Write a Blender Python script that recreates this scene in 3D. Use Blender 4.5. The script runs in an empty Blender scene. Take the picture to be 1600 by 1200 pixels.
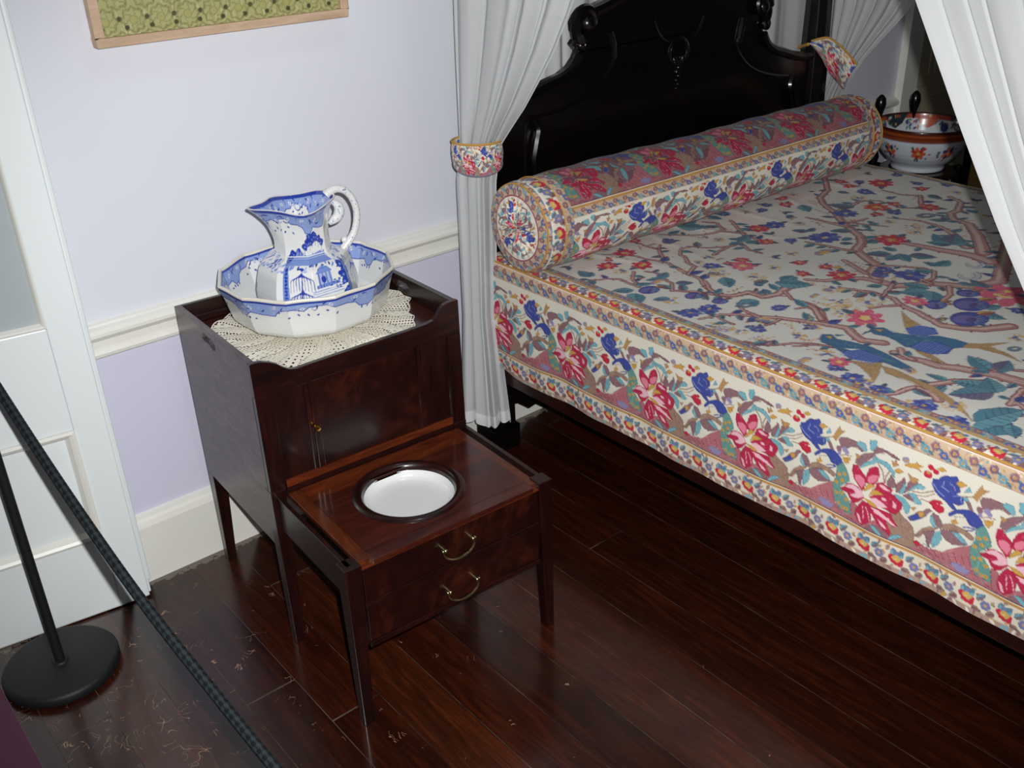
import bpy, bmesh, math, random
import numpy as np
from mathutils import Vector, Matrix
from mathutils.geometry import tessellate_polygon
SC = bpy.context.scene
COL = SC.collection
random.seed(7); RNG = np.random.default_rng(7)
PI = math.pi

# ------------------------------------------------------------------ camera
CAM = np.array([0.4311, -2.3102, 1.6695]); YAW, PIT, ROL = 0.6806, -0.4789, -0.0369
fw = np.array([math.sin(YAW)*math.cos(PIT), math.cos(YAW)*math.cos(PIT), math.sin(PIT)])
rt = np.array([math.cos(YAW), -math.sin(YAW), 0.0]); up = np.cross(rt, fw)
rt, up = rt*math.cos(ROL)+up*math.sin(ROL), -rt*math.sin(ROL)+up*math.cos(ROL)
cd = bpy.data.cameras.new('camera'); cam = bpy.data.objects.new('camera', cd); COL.objects.link(cam)
cd.sensor_width = 36.0; cd.lens = 1555.09*36/1600; cd.clip_start = 0.02
M = Matrix.Identity(4)
for i in range(3):
    M[i][0], M[i][1], M[i][2], M[i][3] = rt[i], up[i], -fw[i], CAM[i]
cam.matrix_world = M
SC.camera = cam

# ------------------------------------------------------------------ world, lights, exposure
w = bpy.data.worlds.new('world'); SC.world = w; w.use_nodes = True
w.node_tree.nodes['Background'].inputs[0].default_value = (0.7, 0.8, 1.0, 1)
w.node_tree.nodes['Background'].inputs[1].default_value = 0.02
def light(name, kind, loc, energy, color=(1, 1, 1), **kw):
    d = bpy.data.lights.new(name, kind); d.energy = energy; d.color = color
    for k, v in kw.items(): setattr(d, k, v)
    o = bpy.data.objects.new(name, d); COL.objects.link(o); o.location = loc
    return o
# the camera's own flash, just up and right of the lens
fl = CAM + rt*0.045 + up*0.055
flash = light('camera_flash', 'SPOT', tuple(fl), 230.0, (1.0, 0.99, 0.985), shadow_soft_size=0.012, spot_size=math.radians(86), spot_blend=0.75)
flash.rotation_euler = M.to_euler()
# weak room light high up in front of the wall
amb = light('ceiling_lamp_light', 'AREA', (1.7, -0.85, 3.1), 3.2, (0.86, 0.93, 1.0), shape='DISK', size=0.22)
SC.view_settings.view_transform = 'Standard'; SC.view_settings.look = 'None'
SC.view_settings.gamma = 1.0; SC.view_settings.use_curve_mapping = False
SC.view_settings.exposure = 0.0

# ------------------------------------------------------------------ node helpers
def lin(c):
    c = np.asarray(c, float)/255.0
    return np.where(c <= 0.04045, c/12.92, ((c+0.055)/1.055)**2.4)
def L4(r, g, b): return (*[float(x) for x in lin((r, g, b))], 1.0)
class NT:
    def __init__(s, name):
        s.m = bpy.data.materials.new(name); s.m.use_nodes = True
        s.t = s.m.node_tree; s.b = s.t.nodes['Principled BSDF']; s.out = s.t.nodes['Material Output']
    def n(s, kind, **kw):
        nd = s.t.nodes.new(kind)
        for k, v in kw.items():
            if k == 'ins':
                for kk, vv in v.items():
                    if isinstance(vv, bpy.types.NodeSocket): s.t.links.new(vv, nd.inputs[kk])
                    else: nd.inputs[kk].default_value = vv
            else: setattr(nd, k, v)
        return nd
    def l(s, a, b): s.t.links.new(a, b)
    def set(s, **kw):
        for k, v in kw.items():
            k = k.replace('_', ' ')
            if isinstance(v, bpy.types.NodeSocket): s.l(v, s.b.inputs[k])
            else: s.b.inputs[k].default_value = v
    def math(s, op, a, b=None, c=None):
        nd = s.n('ShaderNodeMath', operation=op)
        for i, v in enumerate((a, b, c)):
            if v is None: continue
            if isinstance(v, bpy.types.NodeSocket): s.l(v, nd.inputs[i])
            else: nd.inputs[i].default_value = v
        return nd.outputs[0]
    def mix(s, f, a, b):
        nd = s.n('ShaderNodeMix', data_type='RGBA')
        for i, v in ((0, f), (6, a), (7, b)):
            if isinstance(v, bpy.types.NodeSocket): s.l(v, nd.inputs[i])
            else: nd.inputs[i].default_value = v
        return nd.outputs[2]
    def ramp(s, f, stops):
        nd = s.n('ShaderNodeValToRGB'); s.l(f, nd.inputs[0]); cr = nd.color_ramp
        cr.elements[0].position, cr.elements[0].color = stops[0]
        cr.elements[1].position, cr.elements[1].color = stops[-1]
        for p, c in stops[1:-1]:
            e = cr.elements.new(p); e.color = c
        return nd.outputs[0]
    def noise(s, scale, detail=4, vec=None, rough=0.5, dist=0.0):
        nd = s.n('ShaderNodeTexNoise'); nd.inputs['Scale'].default_value = scale
        nd.inputs['Detail'].default_value = detail; nd.inputs['Roughness'].default_value = rough
        nd.inputs['Distortion'].default_value = dist
        if vec is not None: s.l(vec, nd.inputs['Vector'])
        return nd.outputs['Fac']
    def objco(s, scale=(1, 1, 1), rot=(0, 0, 0)):
        tc = s.n('ShaderNodeTexCoord'); mp = s.n('ShaderNodeMapping')
        mp.inputs['Scale'].default_value = scale; mp.inputs['Rotation'].default_value = rot
        s.l(tc.outputs['Object'], mp.inputs['Vector']); return mp.outputs['Vector']
    def bump(s, h, strength=0.3, dist=0.001):
        nd = s.n('ShaderNodeBump'); nd.inputs['Strength'].default_value = strength
        nd.inputs['Distance'].default_value = dist; s.l(h, nd.inputs['Height']); s.l(nd.outputs[0], s.b.inputs['Normal'])

def plain(name, rgb, rough=0.5, spec=0.5, metal=0.0, coat=0.0, var=0.06, nscale=30):
    t = NT(name); c = L4(*rgb)
    f = t.noise(nscale, 3, t.objco())
    t.set(Base_Color=t.mix(f, tuple(x*(1-var) for x in c[:3])+(1,), tuple(min(1, x*(1+var)) for x in c[:3])+(1,)),
          Roughness=rough, Metallic=metal, Specular_IOR_Level=spec, Coat_Weight=coat, Coat_Roughness=0.12)
    return t.m
def wood(name, dark, mid, light_, scale=(1, 1, 1), rough=0.32, coat=0.35, rot=(0, 0, 0), dist=1.2):
    t = NT(name); v = t.objco(scale, rot)
    f = t.noise(5, 6, v, 0.6, dist); g = t.noise(34, 4, v, 0.6)
    f = t.math('ADD', t.math('MULTIPLY', f, 0.72), t.math('MULTIPLY', g, 0.28))
    t.set(Base_Color=t.ramp(f, [(0.34, L4(*dark)), (0.5, L4(*mid)), (0.68, L4(*light_))]), Roughness=rough,
          Coat_Weight=coat, Coat_Roughness=0.14, Specular_IOR_Level=0.45)
    t.bump(g, 0.12, 0.0006)
    return t.m
def attrmat(name, attr='print', rough=0.85, spec=0.25, weave=0.0, coat=0.0, coat_rough=0.05, sheen=0.0):
    t = NT(name); a = t.n('ShaderNodeAttribute'); a.attribute_name = attr
    t.set(Base_Color=a.outputs['Color'], Roughness=rough, Specular_IOR_Level=spec, Coat_Weight=coat, Coat_Roughness=coat_rough)
    if sheen: t.set(Sheen_Weight=sheen)
    if weave:
        v = t.objco()
        t.bump(t.noise(900, 2, v), weave, 0.0005)
    return t.m

# ------------------------------------------------------------------ object helpers
def tag(o, label=None, cat=None, group=None, kind=None):
    if label: o['label'] = label
    if cat: o['category'] = cat
    if group: o['group'] = group
    if kind: o['kind'] = kind
    return o
def thing(name, label, cat, loc=(0, 0, 0), rz=0.0, group=None):
    o = bpy.data.objects.new(name, None); COL.objects.link(o); o.empty_display_size = 0.05
    o.location = loc; o.rotation_euler = (0, 0, rz); return tag(o, label, cat, group)
class MB:
    """collects shapes into one mesh"""
    def __init__(s): s.v = []; s.f = []
    def add(s, vs, fs):
        k = len(s.v); s.v += [tuple(map(float, p)) for p in vs]; s.f += [tuple(k+i for i in f) for f in fs]; return s
    def box(s, a, b):
        (x0, y0, z0), (x1, y1, z1) = a, b
        x0, x1 = min(x0, x1), max(x0, x1); y0, y1 = min(y0, y1), max(y0, y1); z0, z1 = min(z0, z1), max(z0, z1)
        return s.add([(x0,y0,z0),(x1,y0,z0),(x1,y1,z0),(x0,y1,z0),(x0,y0,z1),(x1,y0,z1),(x1,y1,z1),(x0,y1,z1)],
                     [(0,3,2,1),(4,5,6,7),(0,1,5,4),(1,2,6,5),(2,3,7,6),(3,0,4,7)])
    def hexa(s, lo, hi):   # two 4-point rings
        return s.add(list(lo)+list(hi), [(0,3,2,1),(4,5,6,7),(0,1,5,4),(1,2,6,5),(2,3,7,6),(3,0,4,7)])
    def tube(s, pts, r, n=10, cap=True, closed=False):
        pts = [Vector(p) for p in pts]; m = len(pts)
        rs = r if hasattr(r, '__len__') else [r]*m
        prev = None; vs = []
        for i, p in enumerate(pts):
            if closed: t = pts[(i+1) % m]-pts[i-1]
            else: t = pts[min(i+1, m-1)]-pts[max(i-1, 0)]
            if t.length < 1e-9: t = Vector((0, 0, 1))
            t.normalize()
            if prev is None:
                a = Vector((0, 0, 1)) if abs(t.z) < 0.9 else Vector((1, 0, 0)); u = t.cross(a).normalized()
            else: u = (prev-t*prev.dot(t)).normalized()
            prev = u; v = t.cross(u)
            for j in range(n):
                a = 2*PI*j/n; vs.append(p+(u*math.cos(a)+v*math.sin(a))*rs[i])
        fs = []
        for i in range(m if closed else m-1):
            for j in range(n):
                i2 = (i+1) % m
                fs.append((i*n+j, i*n+(j+1) % n, i2*n+(j+1) % n, i2*n+j))
        if cap and not closed: fs += [tuple(range(n-1, -1, -1)), tuple((m-1)*n+j for j in range(n))]
        return s.add(vs, fs)
    def lathe(s, prof, c=(0, 0, 0), n=32, rad=None, cap=True):
        vs = []; m = len(prof)
        for r, z in prof:
            for j in range(n):
                a = 2*PI*j/n; k = rad(a) if rad else 1.0
                vs.append((c[0]+r*k*math.cos(a), c[1]+r*k*math.sin(a), c[2]+z))
        fs = [(i*n+j, i*n+(j+1) % n, (i+1)*n+(j+1) % n, (i+1)*n+j) for i in range(m-1) for j in range(n)]
        if cap:
            if prof[0][0] > 1e-6: fs.append(tuple(range(n-1, -1, -1)))
            if prof[-1][0] > 1e-6: fs.append(tuple((m-1)*n+j for j in range(n)))
        return s.add(vs, fs)
    def ball(s, c, r, n=14, sc=(1, 1, 1)):
        vs = []; fs = []; m = n//2+1
        for i in range(m+1):
            ph = PI*i/m
            for j in range(n):
                a = 2*PI*j/n
                vs.append((c[0]+r*sc[0]*math.sin(ph)*math.cos(a), c[1]+r*sc[1]*math.sin(ph)*math.sin(a), c[2]+r*sc[2]*math.cos(ph)))
        for i in range(m):
            for j in range(n): fs.append((i*n+j, (i+1)*n+j, (i+1)*n+(j+1) % n, i*n+(j+1) % n))
        return s.add(vs, fs)
    def prism(s, loops, axis, a, b):
        """outline (first loop) with holes, extruded along axis from a to b; loops hold the two other coordinates in xyz order"""
        ts = tessellate_polygon([[Vector((p[0], p[1], 0)) for p in lp] for lp in loops])
        flat = [p for lp in loops for p in lp]; n = len(flat)
        def P3(p, d): q = list(p); q.insert(axis, d); return tuple(q)
        vs = [P3(p, a) for p in flat]+[P3(p, b) for p in flat]
        fs = [tuple(t) for t in ts]+[tuple(n+i for i in reversed(t)) for t in ts]
        k = 0
        for lp in loops:
            m = len(lp)
            for i in range(m):
                j = (i+1) % m; fs.append((k+i, k+j, n+k+j, n+k+i))
            k += m
        return s.add(vs, fs)
    def build(s, name, mat, parent=None, bevel=0.0, smooth=False, seg=2, loc=None):
        me = bpy.data.meshes.new(name); me.from_pydata(s.v, [], s.f); me.update()
        bm = bmesh.new(); bm.from_mesh(me); bmesh.ops.remove_doubles(bm, verts=bm.verts, dist=1e-6)
        bmesh.ops.recalc_face_normals(bm, faces=bm.faces); bm.to_mesh(me); bm.free()
        o = bpy.data.objects.new(name, me); COL.objects.link(o)
        if parent: o.parent = parent
        if loc: o.location = loc
        me.materials.append(mat)
        if smooth:
            for p in me.polygons: p.use_smooth = True
            me.set_sharp_from_angle(angle=math.radians(42))
        if bevel:
            md = o.modifiers.new('bevel', 'BEVEL'); md.width = bevel; md.segments = seg; md.limit_method = 'ANGLE'
            md.angle_limit = math.radians(35); md.harden_normals = False
        return o
def gridmesh(name, P, mat, parent=None, colors=None, closed_u=False, attr='print', smooth=True, keep=None, loc=None):
    """P: (rows, cols, 3) array -> quad grid, optional per-vertex linear colours"""
    h, w_ = P.shape[:2]; me = bpy.data.meshes.new(name)
    idx = np.arange(h*w_).reshape(h, w_)
    if closed_u: idx = np.concatenate([idx, idx[:, :1]], 1)
    q = np.stack([idx[:-1, :-1], idx[:-1, 1:], idx[1:, 1:], idx[1:, :-1]], -1)
    if keep is not None: q = q[keep]
    q = q.reshape(-1, 4)
    V = P.reshape(-1, 3); Cc = None if colors is None else colors.reshape(-1, 3)
    if keep is not None:
        used = np.unique(q); re = -np.ones(len(V), int); re[used] = np.arange(len(used)); q = re[q]; V = V[used]
        if Cc is not None: Cc = Cc[used]
    me.vertices.add(len(V)); me.vertices.foreach_set('co', V.astype(np.float32).ravel())
    me.loops.add(q.size); me.loops.foreach_set('vertex_index', q.astype(np.int32).ravel())
    me.polygons.add(len(q)); me.polygons.foreach_set('loop_start', np.arange(0, q.size, 4, dtype=np.int32))
    me.polygons.foreach_set('loop_total', np.full(len(q), 4, np.int32))
    me.update(calc_edges=True); me.validate()
    me.polygons.foreach_set('use_smooth', np.full(len(q), smooth, bool))
    if Cc is not None:
        a = me.color_attributes.new(attr, 'FLOAT_COLOR', 'POINT')
        a.data.foreach_set('color', np.concatenate([Cc, np.ones((len(Cc), 1))], 1).astype(np.float32).ravel())
    me.materials.append(mat)
    o = bpy.data.objects.new(name, me); COL.objects.link(o)
    if parent: o.parent = parent
    if loc: o.location = loc
    return o

# ------------------------------------------------------------------ a small painter for woven and transfer prints
class Canvas:
    """colours of a printed cloth or a glazed transfer print, in metres; k pixels per metre, sampled per vertex"""
    def __init__(s, W, H, k, bg, wrap=0.0, x0=0.0, y0=0.0):
        s.k = k; s.w = int(round(W*k)); s.h = int(round(H*k)); s.a = np.empty((s.h, s.w, 3), np.float32); s.a[:] = lin(bg)
        s.wrap = wrap; s.x0 = x0; s.y0 = y0
    def _spread(s, f, pts):
        if s.wrap:
            mn, mx = pts[:, 0].min(), pts[:, 0].max()
            for q in range(-8, 3):
                d = q*s.wrap
                if mx+d > s.x0-0.01 and mn+d < s.x0+s.wrap+0.01: f(pts+np.array([d, 0]))
        else: f(pts)
    def poly(s, pts, col, ol=None, ow=0.0012, ragged=0.0):
        pts = np.asarray(pts, float).reshape(-1, 2)
        if ol is not None: s.line(np.vstack([pts, pts[:1]]), ol, ow)
        s._spread(lambda p: s._poly(p, col), pts)
    def _poly(s, pts, col):
        p = (pts-[s.x0, s.y0])*s.k
        x0, y0 = np.floor(p.min(0)).astype(int); x1, y1 = np.ceil(p.max(0)).astype(int)+1
        x0 = max(x0, 0); y0 = max(y0, 0); x1 = min(x1, s.w); y1 = min(y1, s.h)
        if x1 <= x0 or y1 <= y0: return
        Y, X = np.mgrid[y0:y1, x0:x1]+0.5; ins = np.zeros(X.shape, bool)
        q = np.roll(p, -1, 0)
        for (ax, ay), (bx, by) in zip(p, q):
            if ay == by: continue
            c = ((ay > Y) != (by > Y)) & (X < (bx-ax)*(Y-ay)/(by-ay)+ax); ins ^= c
        s.a[y0:y1, x0:x1][ins] = lin(col)
    def line(s, pts, col, w0, w1=None):
        pts = np.asarray(pts, float).reshape(-1, 2); s._spread(lambda p: s._line(p, col, w0, w1 if w1 else w0), pts)
    def _line(s, pts, col, w0, w1):
        p = (pts-[s.x0, s.y0])*s.k; n = len(p); c = lin(col)
        for i in range(n-1):
            a, b = p[i], p[i+1]; ra = (w0+(w1-w0)*i/(n-1))*s.k/2; rb = (w0+(w1-w0)*(i+1)/(n-1))*s.k/2; R = max(ra, rb)+1
            x0 = max(int(min(a[0], b[0])-R), 0); x1 = min(int(max(a[0], b[0])+R)+2, s.w)
            y0 = max(int(min(a[1], b[1])-R), 0); y1 = min(int(max(a[1], b[1])+R)+2, s.h)
            if x1 <= x0 or y1 <= y0: continue
            Y, X = np.mgrid[y0:y1, x0:x1]+0.5; d = b-a; L = max(d@d, 1e-9)
            t = np.clip(((X-a[0])*d[0]+(Y-a[1])*d[1])/L, 0, 1)
            ds = np.hypot(X-a[0]-t*d[0], Y-a[1]-t*d[1]); s.a[y0:y1, x0:x1][ds <= np.maximum(ra+(rb-ra)*t, 0.55)] = c
    def disc(s, x, y, r, col): s.line([(x, y), (x+1e-5, y)], col, 2*r)
    def ell(s, x, y, rx, ry, ang, col, n=16, ol=None, ow=0.001):
        t = np.linspace(0, 2*PI, n, endpoint=False); c, q = math.cos(ang), math.sin(ang)
        s.poly(np.stack([x+rx*np.cos(t)*c-ry*np.sin(t)*q, y+rx*np.cos(t)*q+ry*np.sin(t)*c], 1), col, ol, ow)
    def band(s, y0, y1, col): s.a[max(int((y0-s.y0)*s.k), 0):max(int(math.ceil((y1-s.y0)*s.k)), 0)] = lin(col)
    def leaf(s, x0, y0, x1, y1, wd, c1, c2, ol):
        d = np.array([x1-x0, y1-y0]); L = np.hypot(*d); n = np.array([-d[1], d[0]])
        tt = np.array([0, .15, .35, .6, .85, 1.0]); ww = np.array([0.1, .7, 1, .8, .35, 0])*wd
        a = np.array([x0, y0])
        lft = a+tt[:, None]*d+ww[:, None]*n; rgt = a+tt[:, None]*d-ww[:, None]*n
        s.poly(np.vstack([lft, rgt[::-1]]), c1, ol, 0.0022); mid = a+tt[:, None]*d
        s.poly(np.vstack([lft, mid[::-1]]), c2)
        s.line(mid, ol, 0.0014, 0.0008)
        for t in (.25, .4, .55, .7):
            s.line([a+t*d, a+(t+.12)*d+n*wd*.7], ol, 0.0008); s.line([a+t*d, a+(t+.12)*d-n*wd*.7], ol, 0.0008)
    def sample(s, X, Y):
        fx = (X-s.x0)*s.k-0.5; fy = np.clip((Y-s.y0)*s.k-0.5, 0, s.h-1.001)
        if s.wrap: fx = fx % s.w
        else: fx = np.clip(fx, 0, s.w-1.001)
        ix = np.floor(fx).astype(int); iy = np.floor(fy).astype(int); tx = (fx-ix)[..., None]; ty = (fy-iy)[..., None]
        ix2 = (ix+1) % s.w if s.wrap else np.minimum(ix+1, s.w-1); ix = ix % s.w; iy2 = np.minimum(iy+1, s.h-1)
        a = s.a
        return (a[iy, ix]*(1-tx)+a[iy, ix2]*tx)*(1-ty)+(a[iy2, ix]*(1-tx)+a[iy2, ix2]*tx)*ty
# ------------------------------------------------------------------ the chintz print
K = dict(cr=(184,40,74), pk=(226,128,152), lp=(238,188,200), te=(104,152,144), tl=(120,176,188), ma=(142,106,112), br=(160,130,112),
         gp=(178,110,118), oc=(204,158,78), ob=(184,142,90), st=(156,122,108), pu=(146,138,178), rd=(194,42,66), bl=(66,78,156),
         lb=(140,152,206), cd=(140,44,70), tn=(172,140,96), bt=(58,104,140), bs=(62,84,160), wh=(232,228,214))
OL = dict(cr=(142,26,58), te=(70,110,108), tl=(78,110,128), ma=(96,66,80), br=(118,88,84), gp=(140,60,80), bl=(44,48,110), rd=(130,24,48),
          oc=(156,112,58), ob=(140,104,70), pu=(104,96,140), tn=(122,92,60), bt=(36,62,100), bs=(38,48,110))
CREAM = (228, 223, 207); WHITE = (214, 212, 204)
TILE = [('gp',0,[1540,250,1548,244,1561,249,1582,249,1600,244,1620,224,1642,206,1653,198,1660,225,1665,252,1677,256,1642,257,1608,254,1558,261,1517,273]),('br',0,[1478,211,1494,202,1509,205,1523,222,1518,236,1531,229,1542,231,1540,250,1550,259,1527,271,1506,273,1478,274,1465,252]),('br',0,[1488,210,1501,195,1511,204,1524,209,1536,218,1539,233,1520,249,1492,254,1483,247]),('gp',0,[1392,222,1408,224,1421,259,1443,253,1465,250,1493,264,1480,273,1430,270,1402,264]),('te',0,[1656,147,1669,139,1679,150,1688,164,1692,177,1678,192,1671,201,1679,209,1692,218,1700,229,1706,255,1694,254,1674,252,1664,242,1657,223,1653,202,1659,183,1659,169]),('oc',6.5,[1665,173,1667,172]),('oc',6.5,[1677,166,1679,166]),('oc',6.5,[1660,194,1662,194]),('oc',6.5,[1673,184,1675,184]),('oc',6.5,[1663,220,1665,220]),('oc',6.5,[1676,215,1678,215]),('oc',6.5,[1689,225,1691,224]),('oc',6.5,[1673,243,1674,243]),('oc',6.5,[1684,248,1686,248]),('oc',6.5,[1693,247,1695,247]),('bl',0,[1599,152,1605,143,1618,132,1631,125,1644,122,1655,126,1665,134,1669,141,1663,148,1659,153,1650,155,1642,153,1635,144,1627,138,1616,141,1607,151,1602,156]),('bl',2.2,[1632,166,1641,161,1655,157]),('bl',2.2,[1640,169,1648,165,1655,158]),('cr',0,[1387,134,1397,132,1409,143,1417,149,1421,157,1419,178,1415,185,1405,175,1394,166,1387,150]),('pk',0,[1394,156,1405,151,1416,156,1419,166,1414,179,1404,171,1397,167]),('cr',0,[1424,126,1434,118,1442,118,1447,131,1445,146,1440,158,1430,165,1422,161,1419,146]),('pk',0,[1423,148,1433,138,1445,134,1444,145,1438,155,1429,161,1423,156]),('cr',0,[1365,203,1375,196,1379,185,1392,179,1406,181,1415,188,1422,199,1411,215,1400,223,1391,216,1384,207,1372,207]),('lp',0,[1375,195,1383,185,1394,180,1406,183,1415,188,1421,197,1409,207,1396,210,1390,207,1402,198,1397,191,1382,194]),('cr',0,[1434,191,1450,177,1468,164,1481,164,1492,164,1506,173,1505,187,1495,206,1484,206,1465,203,1450,203]),('cr',0,[1445,153,1456,146,1468,151,1480,152,1477,162,1467,167,1455,173,1442,171]),('lp',0,[1449,154,1459,151,1469,156,1477,158,1466,161,1455,159]),('lp',0,[1436,194,1448,188,1464,192,1476,198,1465,204,1451,207,1443,203]),('lp',0,[1458,181,1467,179,1472,184,1463,187]),('lp',0,[1485,178,1493,183,1493,193,1486,193]),('cr',0,[1421,206,1432,208,1442,219,1445,244,1436,257,1427,265,1417,261,1409,250,1409,232,1415,217]),('lp',0,[1411,241,1419,245,1426,262,1419,260]),('lp',1.4,[1423,221,1426,235,1429,250]),('lp',1.4,[1430,219,1437,230,1442,246]),('cr',0,[1432,204,1452,210,1485,209,1490,219,1503,232,1494,236,1484,232,1475,230,1487,245,1492,254,1490,260,1477,254,1460,244,1449,232,1440,220]),('lp',0,[1439,213,1460,214,1485,225,1501,234,1494,235,1478,229,1457,223]),('lp',0,[1459,233,1475,241,1482,249,1470,247]),('lp',1.6,[1449,221,1468,224,1483,222]),('oc',0,[1429,160,1440,162,1439,165,1419,184,1422,173]),('oc',0,[1438,171,1449,170,1462,173,1447,180,1433,187]),('oc',0,[1423,199,1435,199,1447,203,1455,209,1446,210,1436,208]),('ma',0,[1465,140,1469,131,1472,119,1481,129,1485,142,1480,148,1468,151]),('ma',0,[1487,153,1485,137,1497,121,1499,113,1503,118,1501,134,1497,152]),('tl',0,[1494,154,1501,133,1504,122,1507,136,1502,151]),('ma',0,[1505,148,1508,130,1511,117,1520,112,1529,112,1528,118,1517,133]),('tl',0,[1513,139,1524,122,1534,113,1545,117,1540,124,1525,127,1517,136]),('ma',0,[1503,155,1514,146,1528,145,1536,152,1530,159,1516,158]),('tl',0,[1513,144,1527,139,1535,147,1544,154,1543,158,1530,161,1526,153]),('tl',0,[1484,161,1496,158,1509,161,1521,171,1522,184,1517,194,1510,185,1504,172,1493,168]),('st',2.0,[1521,136,1541,131,1564,116]),('st',1.6,[1531,141,1549,136,1565,122]),('st',1.8,[1540,146,1550,145,1562,145]),('st',2.4,[1439,106,1453,121,1460,145]),('st',2.4,[1469,110,1461,129,1462,144]),('ma',0,[1432,271,1444,257,1461,250,1481,256,1487,261,1485,268,1469,275,1448,272]),('tl',0,[1445,256,1454,254,1471,265,1474,272,1460,267]),('tl',0,[1489,270,1493,260,1506,251,1518,250,1507,260,1494,269]),('oc',0,[1496,86,1504,78,1516,75,1520,69,1523,74,1533,73,1524,80,1531,86,1517,83,1506,87]),('oc',0,[1477,106,1485,99,1496,102,1487,109,1480,109]),('ob',0,[1469,88,1475,90,1477,81,1479,91,1484,91,1473,100]),('pu',10,[1495,74,1498,73]),('oc',3,[1497,75,1497,75]),('rd',13,[1544,86,1546,86]),('rd',9.5,[1548,68,1549,68]),('rd',9.5,[1559,73,1560,73]),('oc',4.5,[1545,82,1547,81]),('oc',0,[1562,65,1570,58,1579,62,1570,68]),('rd',0,[1557,145,1567,135,1580,132,1584,136,1578,139,1586,146,1585,152,1578,158,1569,155,1563,148]),('lp',2.0,[1575,141,1581,148]),('ma',0,[1521,199,1533,187,1541,175,1551,170,1556,161,1563,160,1567,162,1561,168,1557,178,1547,190,1534,201,1527,204]),('bl',0,[1521,199,1534,186,1541,182,1549,188,1534,201,1527,204,1531,198]),('oc',0,[1540,177,1550,172,1553,180,1545,187]),('ob',0,[1506,101,1516,106,1510,111,1521,104,1530,106,1520,118,1514,115]),('ob',0,[1524,174,1535,169,1530,178]),('bl',0,[956,79,964,72,973,71,985,64,990,71,986,79,995,86,997,94,988,104,1005,101,1008,115,1001,123,987,125,998,137,988,138,972,127,957,122,947,113,940,102,941,91,952,87]),('lb',1.8,[943,101,954,112,969,119]),('lb',1.6,[964,85,961,99,976,104]),('lb',1.5,[986,109,1000,101,1003,115]),('lb',1.4,[974,85,984,88,987,95]),('tl',0,[1005,104,1011,97,1017,105,1013,111]),('ma',0,[1012,107,1019,106,1030,123,1020,121]),('st',1.8,[1000,103,1021,93,1042,68]),('ob',0,[1023,92,1029,75,1035,61,1040,71,1049,66,1038,80,1031,98]),('tl',0,[1006,90,1012,75,1018,84]),('oc',0,[986,79,995,71,1007,74,996,84]),('ma',0,[1037,93,1041,85,1057,79,1071,80,1085,79,1099,92,1093,97,1081,91,1066,97,1057,105,1045,107]),('tl',0,[1078,84,1084,75,1098,76,1104,90,1100,94]),('tl',0,[1107,64,1121,58,1124,70,1117,85,1110,82]),('ma',0,[1117,94,1122,73,1135,70,1151,72,1169,75,1177,79,1161,80,1143,75,1126,86]),('ma',0,[1082,128,1083,115,1100,98,1119,88,1122,93,1110,109,1094,132]),('tl',0,[1092,137,1102,120,1117,108,1124,93,1134,97,1124,111,1107,124]),('tl',0,[1125,96,1142,96,1156,98,1170,111,1172,123,1162,114,1150,107,1132,104]),('pu',7,[1042,119,1043,123]),('pu',8,[1059,113,1060,113]),('ob',0,[1084,117,1080,106,1092,109]),('oc',0,[1054,129,1070,122,1067,136]),('rd',0,[946,146,956,142,971,142,974,152,965,160,954,153]),('br',0,[1541,236,1554,211,1569,197,1584,195,1572,209,1557,223,1551,234]),('ma',0,[1556,218,1579,203,1578,220,1574,246,1568,237,1564,224]),('tl',0,[1582,204,1591,197,1596,212,1592,228,1582,242,1578,232,1578,220]),('ma',0,[1570,164,1581,166,1590,177,1592,189,1584,193,1575,182,1568,169]),('tl',0,[1566,179,1568,170,1575,182,1582,194,1574,193,1566,185]),('br',0,[1589,191,1595,178,1610,170,1625,170,1643,171,1657,177,1654,186,1635,181,1619,182]),('ma',0,[1591,193,1622,182,1637,190,1645,201,1634,208,1618,214,1604,211,1594,203]),('tl',0,[1612,188,1626,184,1640,192,1647,199,1635,200,1621,193]),('oc',0,[1606,166,1609,161,1612,165,1614,154,1618,161,1622,161,1613,169]),('oc',0,[1667,129,1675,128,1681,129,1679,141,1673,138]),('ma',10,[1656,112,1657,113]),('pu',10,[1670,109,1671,109]),('st',1.6,[1663,127,1673,120,1687,118]),('pu',0,[1622,256,1633,250,1648,251,1663,254,1656,265,1638,267]),('rd',0,[1540,250,1548,244,1556,250,1550,257]),('cd',1.0,[1557,255,1566,268]),('cd',1.0,[1571,250,1580,264]),('cd',1.0,[1585,245,1594,260]),('cd',1.0,[1598,241,1608,257]),('cd',1.0,[1612,236,1622,253]),('cd',1.0,[1625,231,1635,249]),('cd',1.0,[1639,226,1649,245]),('cd',1.0,[1652,222,1662,242])]
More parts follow.
